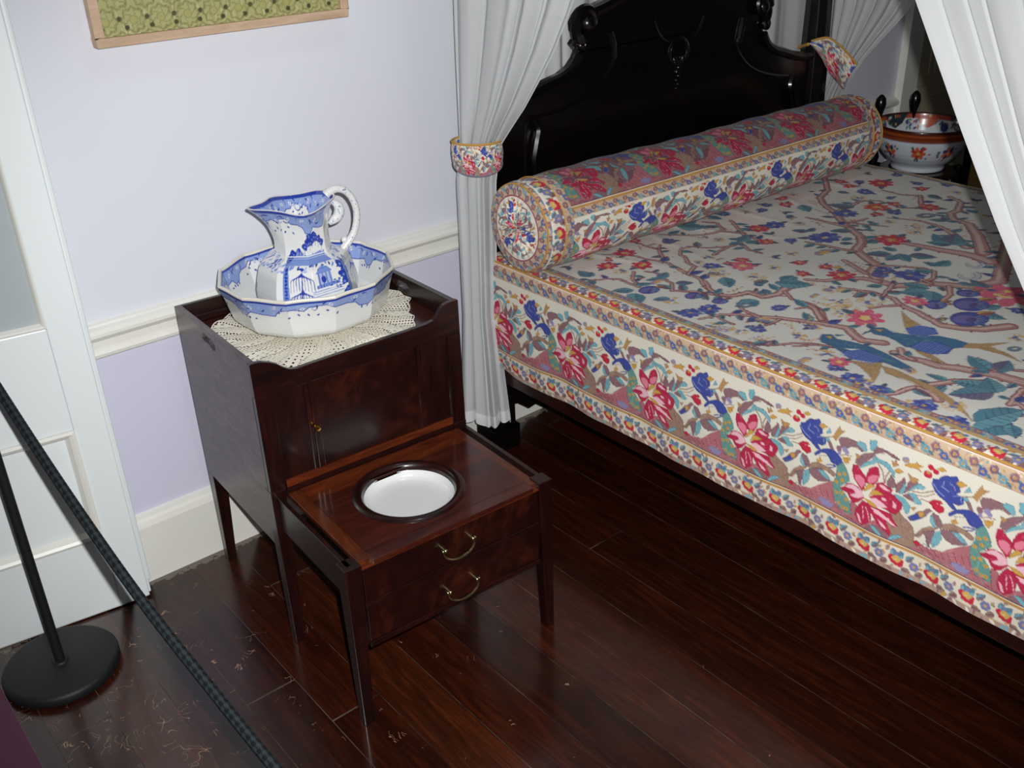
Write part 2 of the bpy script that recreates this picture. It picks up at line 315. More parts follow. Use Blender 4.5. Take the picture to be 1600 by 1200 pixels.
FIELD = [('B',6,12,[251,385,284,411,309,457,312,501,329,559,308,630,301,661,297,706,263,756,247,798,256,830,299,849,327,865,329,902]),('B',5,8,[398,387,392,426,399,462,367,501,338,541]),('B',4,4,[432,437,399,462]),('B',6,9,[453,502,405,539,400,562,368,598,358,634,301,661]),('B',5,8,[239,561,249,596,230,639,224,670,186,704,205,728,247,798]),('B',4,7,[81,480,95,506,130,522,150,548,147,595,146,623]),('B',6,6,[216,538,175,573,163,598]),('B',5,11,[503,371,549,426,593,463,650,481,681,537,673,575,675,639]),('B',5,8,[680,389,702,428,670,478]),('B',8,8,[748,442,716,492,686,542]),('B',4,9,[480,501,510,552,565,586,611,589]),('B',8,8,[565,586,514,593,472,606]),('B',10,7,[606,598,579,644,579,687]),('B',5,7,[76,1029,83,1054,98,1077]),('B',6,22,[100,871,160,889,192,919,216,959,239,991,268,1040,287,1078,305,1116,314,1143,292,1180,281,1206,303,1245]),('B',6,5,[142,896,134,929,136,946]),('B',6,16,[364,982,365,1010,348,1046,309,1080]),('B',4,8,[317,995,342,1008,348,1036]),('B',6,10,[236,884,219,909,216,959]),('B',8,4,[241,1004,212,1005,188,1002]),('B',4,7,[78,1028,86,1059,111,1087,151,1108,180,1136,199,1181]),('B',4,5,[107,1047,115,1064,111,1087]),('B',8,22,[218,742,243,801,269,838,316,851,316,896,355,912,405,904,453,881]),('B',10,5,[381,915,355,956]),('B',8,9,[293,723,259,772,248,801]),('B',6,10,[503,1000,517,1037,535,1067,536,1101]),('B',7,6,[514,1046,480,1057]),('B',40,12,[1328,1053,836,1250,789,1231,748,1216,723,1178,693,1135,642,1111,612,1083,616,1033,658,991,712,973,746,918,785,862,845,841,893,806,919,762,964,699,1029,631,1086,547,1139,495,1222,470,1335,376]),('B',8,14,[932,590,938,635,939,692,940,729]),('B',7,14,[749,719,760,781,763,824,770,863]),('B',6,12,[1055,725,1001,718,964,699]),('B',4,10,[1023,814,998,761,981,716]),('B',40,10,[948,1164,957,1128,954,1079,940,1034,931,978,922,920,906,869,888,818]),('B',8,9,[707,968,743,1003,764,1039,784,1067,782,1100,737,1125,696,1125]),('B',14,14,[687,888,662,938,639,986]),('B',12,20,[487,905,514,945,565,969,600,1003,608,1038]),('B',10,12,[1185,608,1133,617,1073,617,1032,634]),('B',5,9,[1245,649,1209,612,1185,608]),('B',5,14,[1343,598,1345,666,1380,714,1297,766,1297,808]),('B',14,34,[1431,789,1407,839,1323,875,1281,871,1226,911,1211,970,1114,1046,997,1123]),('B',4,24,[1103,765,1136,828,1141,861,1128,921,1088,986,1007,1070]),('B',6,26,[501,999,522,1045,531,1086,540,1127,516,1164,509,1204,495,1248,481,1291,500,1331,526,1367,585,1403]),('B',5,8,[447,1120,479,1134,511,1159]),('B',12,8,[712,1181,664,1211,609,1219,605,1239]),('B',10,14,[358,997,351,1026,313,1072]),('B',4,5,[1245,649,1228,736,1274,784]),('B',10,8,[706,1108,697,1140]),('B',10,6,[621,1077,529,1103]),('B',20,34,[276,1292,268,1323,280,1360,278,1395,297,1426,309,1461,320,1496,326,1559]),('B',8,22,[66,1390,91,1404,137,1414,181,1433,234,1461,267,1503]),('B',10,16,[148,1424,144,1454,126,1480]),('B',14,12,[302,1290,279,1308,271,1339]),('B',10,10,[212,1614,223,1593,206,1587,253,1579,294,1574]),('B',5,8,[339,1478,366,1504,383,1532]),('B',4,6,[138,1119,181,1147,214,1192]),('tn',0,0,[164,1249,182,1278,207,1302,147,1331,102,1346,126,1323,150,1285]),('tn',0,0,[191,1312,195,1341,186,1380,180,1409,172,1447,154,1485,136,1521,92,1571,109,1547,128,1503,152,1450,164,1394,162,1339]),('bt',0,0,[222,1131,244,1123,259,1138,246,1161,257,1192,265,1234,259,1275,246,1314,233,1352,221,1377,206,1351,210,1305,186,1276,177,1235,191,1210,205,1169,204,1148]),('bs',0,0,[191,1210,213,1211,238,1242,231,1288,204,1300,186,1276,172,1243]),('oc',0,0,[241,1135,250,1144,236,1151]),('wh',0,0,[212,1203,236,1229,215,1220]),('bt',0,0,[265,1144,277,1162,257,1151]),('tn',0,0,[487,1181,462,1217,451,1252,408,1240,433,1220]),('tn',0,0,[320,1314,325,1351,300,1404,297,1376,308,1335]),('tn',0,0,[426,1369,453,1402,501,1442,451,1420,444,1466,422,1509,431,1460,425,1409,404,1381]),('bt',0,0,[338,1186,362,1187,377,1202,369,1230,381,1256,395,1284,425,1313,435,1351,435,1378,404,1381,379,1364,342,1315,319,1293,336,1255,339,1230,330,1207]),('bt',0,0,[309,1187,329,1184,338,1193,327,1190]),('bs',0,0,[408,1240,446,1255,456,1286,434,1308,401,1290,387,1262]),('bs',0,0,[325,1298,368,1300,397,1328,385,1370,350,1376,325,1351,322,1322]),('oc',0,0,[353,1193,365,1205,352,1208]),('L',0.3,0,[339,1478,374,1412]),('L',0.3,0,[331,1482,303,1456]),('K',0.3,0,[344,1495,411,1486]),('L',0.3,0,[254,1525,226,1453]),('K',0.3,0,[234,1539,161,1481]),('L',0.3,0,[239,1544,296,1496]),('L',0.3,0,[227,1554,228,1576]),('L',0.3,0,[138,1624,46,1585]),('K',0.3,0,[138,1624,113,1560]),('K',0.3,0,[184,1627,166,1570]),('L',0.3,0,[132,1627,90,1655]),('L',0.3,0,[95,1573,205,1617]),('L',0.3,0,[659,1154,644,1087]),('L',0.3,0,[641,1176,581,1117]),('L',0.3,0,[649,1171,585,1207]),('L',0.3,0,[997,1028,1047,945]),('L',0.3,0,[997,1028,970,968]),('L',0.3,0,[999,1030,1063,1045]),('K',0.3,0,[997,1028,976,1006]),('K',0.3,0,[1010,1024,1090,989]),('K',0.3,0,[822,947,772,897]),('L',0.3,0,[852,945,855,901]),('L',0.3,0,[837,962,801,1017]),('L',0.3,0,[823,963,767,968]),('K',0.3,0,[848,989,881,1052]),('L',0.3,0,[828,1089,826,1043]),('L',0.3,0,[828,1089,884,1086]),('K',0.3,0,[802,798,829,825]),('L',0.3,0,[864,793,825,787]),('K',0.3,0,[916,759,880,713]),('L',0.3,0,[963,807,952,777]),('L',0.3,0,[763,1178,761,1149]),('L',0.3,0,[755,1183,762,1223]),('K',0.3,0,[1126,631,1092,554]),('L',0.3,0,[1230,501,1244,539]),('K',0.3,0,[835,658,838,680]),('K',0.3,0,[1166,434,1178,447]),('L',0.3,0,[1203,906,1170,862]),('L',0.3,0,[1191,912,1216,938]),('K',0.3,0,[1203,906,1228,874]),('K',0.3,0,[1404,728,1393,782]),('L',0.3,0,[591,1061,556,1040]),('L',0.3,0,[604,1309,616,1378]),('L',0.3,0,[639,1308,687,1332]),('L',0.3,0,[1335,926,1353,886]),('L',0.3,0,[856,852,900,864]),('L',0.3,0,[121,628,75,595]),('L',0.3,0,[106,648,66,665]),('L',0.3,0,[106,648,60,704]),('L',0.3,0,[107,480,115,424]),('L',0.3,0,[107,480,134,457]),('L',0.3,0,[90,489,69,474]),('L',0.3,0,[86,497,69,529]),('L',0.3,0,[146,732,106,711]),('K',0.3,0,[231,677,264,710]),('K',0.3,0,[656,558,689,576]),('L',0.3,0,[631,564,620,537]),('L',0.3,0,[623,601,669,617]),('L',0.3,0,[591,365,660,435]),('L',0.3,0,[621,363,683,358]),('L',0.3,0,[727,369,739,416]),('L',0.3,0,[305,588,324,607]),('L',0.3,0,[289,895,222,884]),('K',0.3,0,[354,725,345,691]),('L',0.3,0,[349,745,305,798]),('L',0.3,0,[227,625,274,608]),('K',0.3,0,[409,841,375,820]),('L',0.3,0,[289,903,224,882]),('L',0.3,0,[411,863,467,942]),('L',0.3,0,[440,879,485,876]),('L',0.3,0,[375,851,364,829]),('L',0.3,0,[333,762,322,787]),('L',0.3,0,[1022,507,984,564]),('K',0.3,0,[920,544,884,553]),('K',0.3,0,[827,670,806,627]),('K',0.3,0,[830,673,865,666]),('L',0.3,0,[617,579,576,577]),('L',0.3,0,[617,579,682,564]),('K',0.3,0,[369,830,411,839]),('L',0.3,0,[435,863,487,865]),('K',0.3,0,[456,456,488,408]),('L',0.3,0,[873,716,896,739]),('Mr',60,0,[1401,554]),('Mr',34,0,[1304,499]),('Mo',60,0,[1182,678]),('Mr',70,0,[922,886]),('Mr',50,0,[1295,795]),('Mr',30,0,[1249,700]),('Mp',110,0,[756,1301]),('Mb',75,0,[814,734]),('My',75,0,[707,808]),('Mf',95,0,[625,908]),('Mb',65,0,[710,1071]),('Mb',40,0,[698,1002]),('Mu',95,0,[642,1276]),('Mu',95,0,[559,1316]),('Mu',60,0,[578,1219]),('Mu',60,0,[703,1236]),('Mb',60,0,[1055,648]),('Mr',55,0,[581,950]),('Mg',65,0,[1206,833]),('Ms',80,0,[901,1147]),('Ms',90,0,[814,1174]),('My',35,0,[413,983]),('Mt',60,0,[489,987]),('Mt',80,0,[418,1043]),('Mt',80,0,[390,1089]),('Mt',60,0,[472,1097]),('Mt',70,0,[1073,865]),('Mt',60,0,[1034,897]),('Mt',50,0,[1223,583]),('Mu',45,0,[655,1017]),('Mp',65,0,[391,1141]),('Mp',45,0,[562,1173]),('Mr',30,0,[1324,449]),('Mb',40,0,[1290,565]),('Mu',30,0,[1294,657]),('Mb',40,0,[1171,747]),('Mr',45,0,[305,418]),('Mr',42,0,[197,454]),('Mr',45,0,[265,522]),('Mr',48,0,[754,547]),('Mr',16,0,[233,423]),('Mu',60,0,[150,657]),('Mu',48,0,[201,765]),('Mu',42,0,[221,835]),('Mb',45,0,[112,830]),('Mb',45,0,[163,848]),('Mb',32,0,[479,432]),('Mt',50,0,[138,747]),('Mt',25,0,[582,482]),('My',30,0,[417,422]),('My',36,0,[462,512]),('My',50,0,[207,635]),('Mg',38,0,[245,896]),('Mp',55,0,[453,723]),('Mr',30,0,[492,688]),('Mb',36,0,[393,663]),('Mt',36,0,[389,619]),('Mr',16,0,[442,678]),('Mt',70,0,[363,709]),('Mt',60,0,[407,803]),('Mr',34,0,[668,631]),('Mt',1,0,[488,52]),('Mt',55,0,[87,923]),('Mf',30,0,[95,950]),('Mt',50,0,[116,980]),('Mu',20,0,[151,981]),('Mb',30,0,[156,1005]),('Mt',40,0,[207,980]),('Mt',50,0,[190,1090]),('Mb',25,0,[259,1081]),('My',46,0,[92,1182]),('Mt',50,0,[155,1192]),('Mb',30,0,[109,1248]),('Mp',36,0,[140,1237]),('Mt',50,0,[65,1293]),('Mb',40,0,[92,1304]),('Mt',40,0,[91,1334]),('Mb',34,0,[83,1371]),('Mt',36,0,[467,989]),('Mr',34,0,[994,466]),('Mr',28,0,[1036,422]),('Mr',40,0,[749,547]),('Mb',50,0,[807,563]),('Mr',36,0,[672,635]),('Mb',30,0,[893,451]),('My',34,0,[897,567]),('My',30,0,[453,643]),('Mr',30,0,[606,883]),('Mt',50,0,[91,1457]),('Mb',44,0,[85,1472]),('Mt',50,0,[126,1512]),('Mb',40,0,[70,1550]),('Mt',36,0,[266,1087]),('Mt',30,0,[210,1366]),('Mg',34,0,[477,1466]),('Mp',50,0,[787,1296])]
PER = 0.308
def floral_band(c, t0, t1, bg=(200,176,160), n=8, ph=0.0, dense=True):
    c.band(t0, t1, bg); h = t1-t0; r = random.Random(int(t0*1e4)+5)
    for i in range(150):
        x = r.random()*PER; y = t0+r.random()*h
        c.ell(x, y, .0035, .0016, r.random()*3, r.choice([(204,160,90), (186,140,96), (150,112,118), (222,206,190), (196,150,120), (112,156,168)]))
    for i in range(n*2):
        x = (i+.5)*PER/(n*2)+ph; y = t0+h*(.5+.17*(1 if i % 2 else -1))
        k = i % 4
        col = [(142,104,116), (84,100,164), (128,96,116), (110,160,176)][k]
        for q in range(6):
            a = q*PI/3+i; c.disc(x+.0052*math.cos(a), y+.0052*math.sin(a), .0044, col)
        for q in range(3):
            a = q*2.1+i; c.line([(x, y), (x+.006*math.cos(a), y+.006*math.sin(a))], tuple(min(255, v+50) for v in col), .001)
        c.disc(x, y, .0032, (206,164,92)); c.disc(x, y, .0014, (150,100,60))
        c.leaf(x+.008, y+.003, x+.017, y+.0075, .25, (112,160,176), (150,190,200), (78,110,128))
def red_band(c, t0, t1, bg, n=4, ph=0.0, flip=1):
    c.band(t0, t1, bg); h = t1-t0; r = random.Random(int(t0*1e4)+9)
    for i in range(60):
        x = r.random()*PER; y = t0+r.random()*h
        c.ell(x, y, .006, .003, r.random()*3, r.choice([(160,128,120), (176,150,128), (148,112,112), (190,150,96), bg]))
    for i in range(n):
        x = (i+.5)*PER/n+ph; y = t0+h*.52
        c.leaf(x-.006, y-h*.12, x-.010, y-h*.42, .45, K['tl'], (130,140,180), OL['tl'])
        c.leaf(x+.002, y-h*.12, x+.012, y-h*.40, .4, (118,140,184), K['tl'], OL['tl'])
        c.leaf(x+.02, y-h*.1, x+.034, y-h*.38, .3, K['tl'], K['ma'], OL['tl'])
        c.leaf(x-.02, y+h*.2, x-.034, y+h*.42, .35, K['ma'], K['br'], OL['ma'])
        c.leaf(x+.014, y+h*.3, x+.034, y+h*.42, .3, K['br'], K['ma'], OL['ma'])
        for dx, dy, rr in ((-.0105, -.001, .0072), (-.006, .0065, .0058), (.0015, .009, .0062), (.009, .008, .0076), (.0115, .001, .005)):
            c.disc(x+dx, y+dy, rr, K['rd'])
        for dx, dy, rr in ((-.004, -.001, .0056), (.003, .002, .0052), (0, -.005, .0046), (.007, -.002, .0036)): c.disc(x+dx, y+dy, rr, (212,172,96))
        c.disc(x-.001, y+.001, .002, (232,206,130))
        bx = x+PER/n/2
        for q in range(6):
            a = q*PI/3; c.disc(bx+.0062*math.cos(a), y+.002+.0062*math.sin(a), .0048, (118,124,166))
        c.disc(bx, y+.002, .0046, (150,136,170)); c.disc(bx, y+.002, .0026, (206,164,92))
def braid(c, t0, t1, lo=(86,52,56)):
    c.band(t0, t1, (198,150,84)); h = t1-t0
    c.band(t0, t0+.0016, lo); c.band(t0+.0016, t0+.0034, (234,226,206))
    for i in range(77): x = i*PER/77; c.line([(x, t0+.005), (x+.002, t1-.0018)], (170,122,66), .0011)
def make_tile():
    c = Canvas(PER, .43, 1250, CREAM, wrap=PER, y0=-.075)
    # cloth on the top of the bed, up to the thin line that closes the border
    c.band(-.075, -.0655, WHITE); floral_band(c, -.0655, -.047, (160,136,118), 7); c.band(-.0668, -.0652, (140,92,110))
    c.band(-.048, -.037, (190,158,102)); c.band(-.0435, -.0425, (150,120,86)); c.band(-.0375, -.0365, (236,226,206))
    red_band(c, -.0365, -.003, (224,218,204), 4, .0)
    c.band(-.0032, .0022, (214,164,72)); c.band(.0022, .0036, (150,86,96)); c.band(.0036, .0065, (236,222,214))
    floral_band(c, .0065, .0445, (200,174,146), 8); c.band(.0445, .0462, (158,104,104))
    c.band(.0462, .27, CREAM)
    aa = np.linspace(0, PER, 40); ed = .247+.007*np.sin(aa*2*PI/PER*2+1)+.004*np.sin(aa*2*PI/PER*5)
    c.poly(np.vstack([np.stack([aa, ed], 1), [[PER, .272], [0, .272]]]), K['gp'], OL['gp'], .0014)
    r = random.Random(77)
    for i in range(120): x = r.random()*PER; y = .25+r.random()*.02; c.line([(x, y), (x+.008, y+.005)], r.choice([(150, 60, 84), (214, 150, 150), K['br'], K['ma'], (124, 150, 150)]), .0012)
    for col, w_, d in TILE:
        p = np.array(d, float).reshape(-1, 2)/1000.0
        if w_: c.line(p, K[col], w_/1000*1.25)
        else: c.poly(p, K[col], OL.get(col), .0016 if col in OL else 0)
        if not w_ and col in ('gp', 'br', 'cr', 'bl', 'tl', 'ma', 'te') and len(p) > 5:
            r = random.Random(len(d)*7+int(d[0])); cen = p.mean(0)
            hatch = dict(gp=[(150,60,84), (214,150,150), (170,96,60), (112,140,150)], br=[(136,100,92), (192,160,132), (120,80,88)], cr=[(214,90,118), (150,28,60)],
                         bl=[(44,50,118), (96,108,184)], tl=[(92,140,158), (150,198,204)], ma=[(116,84,96), (164,130,134)], te=[(70,116,118), (140,180,160)])[col]
            nn = 26 if col in ('gp', 'br', 'te') else 7
            for _ in range(nn):
                i = r.randrange(len(p)); f0 = r.random()*.55+.05; q = cen+(p[i]-cen)*f0; q2 = cen+(p[i]-cen)*min(f0+.25, .88)
                c.line([q, q2], r.choice(hatch), .0010)
    # ochre eyes of the tail again above the hatching
    for col, w_, d in TILE:
        if col == 'oc' and w_: c.disc(d[0]/1000, d[1]/1000, .0034, K['oc']); c.disc(d[0]/1000, d[1]/1000, .0014, (150,110,60))
    braid(c, .27, .2805); red_band(c, .2805, .334, (226,216,196), 4, .012)
    c.band(.330, .36, (176,148,134))
    r = random.Random(3)
    for i in range(60): c.ell(r.random()*PER, .333+r.random()*.02, .007, .003, r.random()*3, r.choice([K['br'], K['ma'], CREAM, K['oc'], K['tl']]))
    return c
TILEC = make_tile()

def flower(c, x, y, s, kind, r):
    R = s/2000.0*(1.4 if kind in 'rpob' else 1.0)
    if kind in 'rpo':
        a_, b_, ce = {'r': (K['rd'], (150,40,74), K['oc']), 'p': ((214,96,124), K['rd'], (228,196,110)), 'o': ((206,70,50), (170,40,60), (224,170,70))}[kind]
        n = 8; a0 = r.random()*6
        for q in range(n):
            a = a0+q*2*PI/n; k_ = R*(.55+.2*r.random()); c.ell(x+k_*math.cos(a), y+k_*math.sin(a)*.9, R*.42, R*.24, a+r.random()-.5, a_, 9, b_, .0018)
        for q in range(14):
            a = r.random()*6.3; k_ = R*(.3+.5*r.random()); c.line([(x+k_*math.cos(a), y+k_*math.sin(a)), (x+k_*math.cos(a+.5)*1.1, y+k_*math.sin(a+.5)*1.1)], r.choice([(238,176,190), (224,130,150), (226,180,110), b_]), .0018, .001)
        for q in range(5): a = a0+q*1.26; c.ell(x+R*.18*math.cos(a), y+R*.18*math.sin(a), R*.16, R*.1, a, ce, 8)
        for q in range(2): a = a0+q*2.5+1; c.leaf(x+R*.7*math.cos(a), y+R*.7*math.sin(a), x+R*1.5*math.cos(a), y+R*1.5*math.sin(a), .28, (78,128,146), (104,98,126), (60,70,100))
    elif kind == 'b':
        n = 9; a0 = r.random()*6
        for q in range(n):
            a = a0+q*2*PI/n; k_ = R*(.45+.25*r.random()); c.ell(x+k_*math.cos(a), y+k_*math.sin(a)*.9, R*.40, R*.24, a+r.random()-.5, K['bl'] if q % 3 else (96,112,172), 9, OL['bl'], .0014)
        for q in range(10): a = r.random()*6.3; k_ = R*(.2+.5*r.random()); c.line([(x+k_*math.cos(a), y+k_*math.sin(a)), (x+k_*math.cos(a+.5), y+k_*math.sin(a+.5))], r.choice([K['lb'], (110,124,184), OL['bl']]), .0014)
        c.ell(x, y, R*.16, R*.11, a0, K['oc'], 8); a = a0+1; c.leaf(x+R*.7*math.cos(a), y+R*.7*math.sin(a), x+R*1.5*math.cos(a), y+R*1.5*math.sin(a), .28, (78,128,146), (104,98,126), (60,70,100))
    elif kind == 'u':   # plum with a bloom
        a = r.random()*1.2-.6
        c.ell(x, y, R, R*.8, a, (66,74,146), 20, (44,36,90), .002); c.ell(x-R*.2, y-R*.15, R*.62, R*.45, a, (104,100,164), 14)
        c.ell(x+R*.1, y+R*.2, R*.5, R*.25, a, (86,66,122), 12)
        for q in range(6): t = a+q*.35; c.line([(x+R*.35*math.cos(t), y+R*.35*math.sin(t)), (x+R*.8*math.cos(t), y+R*.8*math.sin(t))], (130,170,200), .001)
        c.leaf(x+R*.8, y, x+R*1.7, y+R*.5, .25, K['oc'], (160,96,90), OL['ma'])
    elif kind == 'y':   # butterfly
        for sg in (-1, 1):
            c.ell(x+sg*R*.45, y-R*.1, R*.5, R*.34, sg*.5, (150,142,172), 12, (112,100,140), .0012); c.ell(x+sg*R*.35, y, R*.32, R*.2, sg*.5, K['oc'], 10)
        c.ell(x, y, R*.12, R*.55, .1, (206,164,80), 10)
    elif kind == 'f':   # feathery lilac flower
        for q in range(120):
            a = r.random()*2*PI; d = R*math.sqrt(r.random()); c.line([(x+d*math.cos(a), y+d*math.sin(a)), (x+(d+.005)*math.cos(a), y+(d+.005)*math.sin(a))], r.choice([(150,140,178), (128,116,160), (190,182,198)]), .001)
        c.ell(x, y, R*.3, R*.22, 0, K['oc'], 10)
    elif kind == 'g':   # grey ring leaf
        c.ell(x, y, R, R*.7, .3, (104,124,140), 18, (66,84,108), .0014); c.ell(x+R*.1, y, R*.38, R*.22, .3, (214,212,204), 12); c.disc(x, y, R*.12, K['oc'])
    elif kind == 's':   # striped paisley
        for q, cc in enumerate([(66,84,132), (160,170,190), (80,100,146), (176,182,196)]):
            f0 = 1-q*.2; t = np.linspace(0, 5.2, 14); c.line(np.stack([x+R*f0*(np.cos(t*.9)*(1-t*.1)), y+R*f0*.8*(np.sin(t*.9)*(1-t*.08))], 1), cc, .0032, .0012)
    elif kind == 't':   # ochre twig with small blue blossoms
        for q in range(9):
            a = r.random()*2*PI; x2, y2 = x+R*math.cos(a), y+R*math.sin(a); c.line([(x, y), ((x+x2)/2+.003, (y+y2)/2), (x2, y2)], (198,158,84), .0018, .001)
            for _ in range(3): b = a+r.random()-.5; c.line([(x+R*.5*math.cos(a), y+R*.5*math.sin(a)), (x+R*math.cos(b), y+R*math.sin(b))], (206,168,96), .0014)
        for q in range(6):
            a = r.random()*2*PI; d = R*.6*r.random(); c.disc(x+d*math.cos(a), y+d*math.sin(a), .0048, r.choice([(120,120,164), (92,104,150), (140,128,164)]))
def make_field(W, H):
    # coordinates: x from the near side of the bed, y from the headboard wall
    c = Canvas(W, H, 620, WHITE); r = random.Random(11)
    todo = []
    for f in FIELD:
        if f[0] != 'B': continue
        p = np.array(f[3], float).reshape(-1, 2)/1000.0
        # densify and add knots
        q = [p[0]]
        for a, b in zip(p[:-1], p[1:]):
            n = max(2, int(np.hypot(*(b-a))/.012))
            for i in range(1, n+1): q.append(a+(b-a)*i/n+(np.array([r.random()-.5, r.random()-.5])*.0035 if i < n else 0))
        q = np.array(q); w0, w1 = f[1]/1000*1.15, f[2]/1000*1.15
        c.line(q, (116,36,56), w0+.0042, w1+.0062)
        for i in range(2, len(q)-1, 4):
            s = (1 if r.random() < .5 else -1); d = q[i+1]-q[i-1]; d = d/np.hypot(*d); n_ = np.array([-d[1], d[0]])*s; wd = (w0+(w1-w0)*i/len(q))
            c.line([q[i], q[i]+n_*(wd*.5+.008)+d*.004], (116,36,56), wd*.6+.003, .003)
        c.line(q, (170,126,122), w0, w1)
        for i in range(1, len(q)-1):
            a_ = q[i]; d = q[i+1]-q[i-1]; d = d/max(np.hypot(*d), 1e-6); n_ = np.array([-d[1], d[0]]); wd = w0+(w1-w0)*i/len(q)
            if wd > .009: c.line([a_+n_*wd*(r.random()-.5)*.7, a_+n_*wd*(r.random()-.5)*.7+d*.014], r.choice([(142,84,92), (196,160,152), (150,104,104)]), .0014)
        for i in range(2, len(q)-1, 3):
            if r.random() < .74:
                sg = 1 if r.random() < .5 else -1; d = q[i+1]-q[i-1]; d = d/max(np.hypot(*d), 1e-6); n_ = np.array([-d[1], d[0]])*sg; wd = w0+(w1-w0)*i/len(q)
                b0 = q[i]+n_*wd*.4; L_ = .020+.026*r.random(); tp = b0+n_*L_+d*L_*(r.random()*1.6-.8); todo.append((b0, tp, r.random(), L_, n_, d))
        c.line(q+[.0, -.0012], (200,172,162), w0*.4, w1*.45)
        c.line(q+[.001, w1*.22], (150,96,100), .0012, .0022)
    for b0, tp, g0, L_, n_, d in todo:
        if g0 < .42: c.leaf(*b0, *tp, .26, (78,128,146), (104,158,168), (56,70,100))
        elif g0 < .6: c.leaf(*b0, *tp, .28, (116,90,112), (98,150,162), (70,56,84))
        elif g0 < .7: c.leaf(*b0, *tp, .3, (60,76,140), (84,100,160), (44,50,100)); c.disc(*tp, .004, (190,50,70))
        else:
            for q in range(4):
                e = b0+(tp-b0)*(.5+q*.22)+d*.010*(q-1.5); c.line([b0, (b0+tp)/2, e], (196,156,84), .0016, .001); c.disc(*e, .003, r.choice([(206,168,96), (120,116,158), (180,60,80)]))
    for f in FIELD:
        k = f[0]
        if k in 'LK' and len(k) == 1:
            x0, y0, x1, y1 = [v/1000 for v in f[3]]
            L_ = math.hypot(x1-x0, y1-y0)
            c.leaf(x0, y0, x1, y1, min(.34, .02/max(L_, .01)+.12), (78,128,146) if k == 'L' else (104,98,126), (98,150,162) if k == 'L' else (86,130,146), (60,70,100))
    for f in FIELD:
        k = f[0]
        if k in K:
            p = np.array(f[3], float).reshape(-1, 2)/1000.0; c.poly(p, K[k], OL.get(k), .002)
            cen = p.mean(0)
            if k in ('tn', 'bt'):
                for _ in range(30):
                    i = r.randrange(len(p)); g0 = r.random()*.7; q = cen+(p[i]-cen)*g0; c.line([q, cen+(p[i]-cen)*min(.92, g0+.2)], r.choice([(138,106,70), (196,164,116)] if k == 'tn' else [(84,132,150), (44,80,124), (110,150,150)]), .0012)
            if k == 'bs':
                x0, y0 = p.min(0); x1, y1 = p.max(0)
                for yy in np.arange(y0, y1, .009):
                    for xx in np.arange(x0, x1, .009):
                        qx = cen[0]+(xx-cen[0])*.8; qy = cen[1]+(yy-cen[1])*.8
                        c.ell(qx, qy, .003, .002, .4, (116,140,200), 8)
        elif k[0] == 'M' : flower(c, f[3][0]/1000, f[3][1]/1000, f[1]*1.0, k[1], r)
    rr = random.Random(5); wl = lin(WHITE); pts_ = []
    for i in range(2600):
        x, y = .09+rr.random()*(W-.14), .35+rr.random()*1.5; h_ = .024
        sub = c.a[int((y-h_)*c.k):int((y+h_)*c.k), int((x-h_)*c.k):int((x+h_)*c.k)]
        if sub.size and np.abs(sub-wl).max() < .02 and all(abs(x-a)+abs(y-b) > .075 for a, b in pts_):
            pts_.append((x, y)); k = rr.random()
            if k < .3: a = rr.random()*6.3; c.leaf(x, y, x+.032*math.cos(a), y+.032*math.sin(a), .25, (78,128,146), (104,98,126), (56,70,100)); c.leaf(x, y, x+.026*math.cos(a+1.3), y+.026*math.sin(a+1.3), .25, (116,90,112), (98,150,162), (70,56,84)); c.line([(x, y), (x-.02*math.cos(a+.6), y-.02*math.sin(a+.6))], (116,36,56), .003, .0016)
            elif k < .62: flower(c, x, y, 42, 't', rr)
            elif k < .8: flower(c, x, y, 30, 'b', rr)
            else: flower(c, x, y, 30, 'r', rr)
    # filling sprigs where the photograph is too dark or hidden (towards the foot)
    for i in range(60):
        x, y = r.random()*W, 1.75+r.random()*.3; flower(c, x, y, 50, r.choice('rbtpu'), r)
    return c
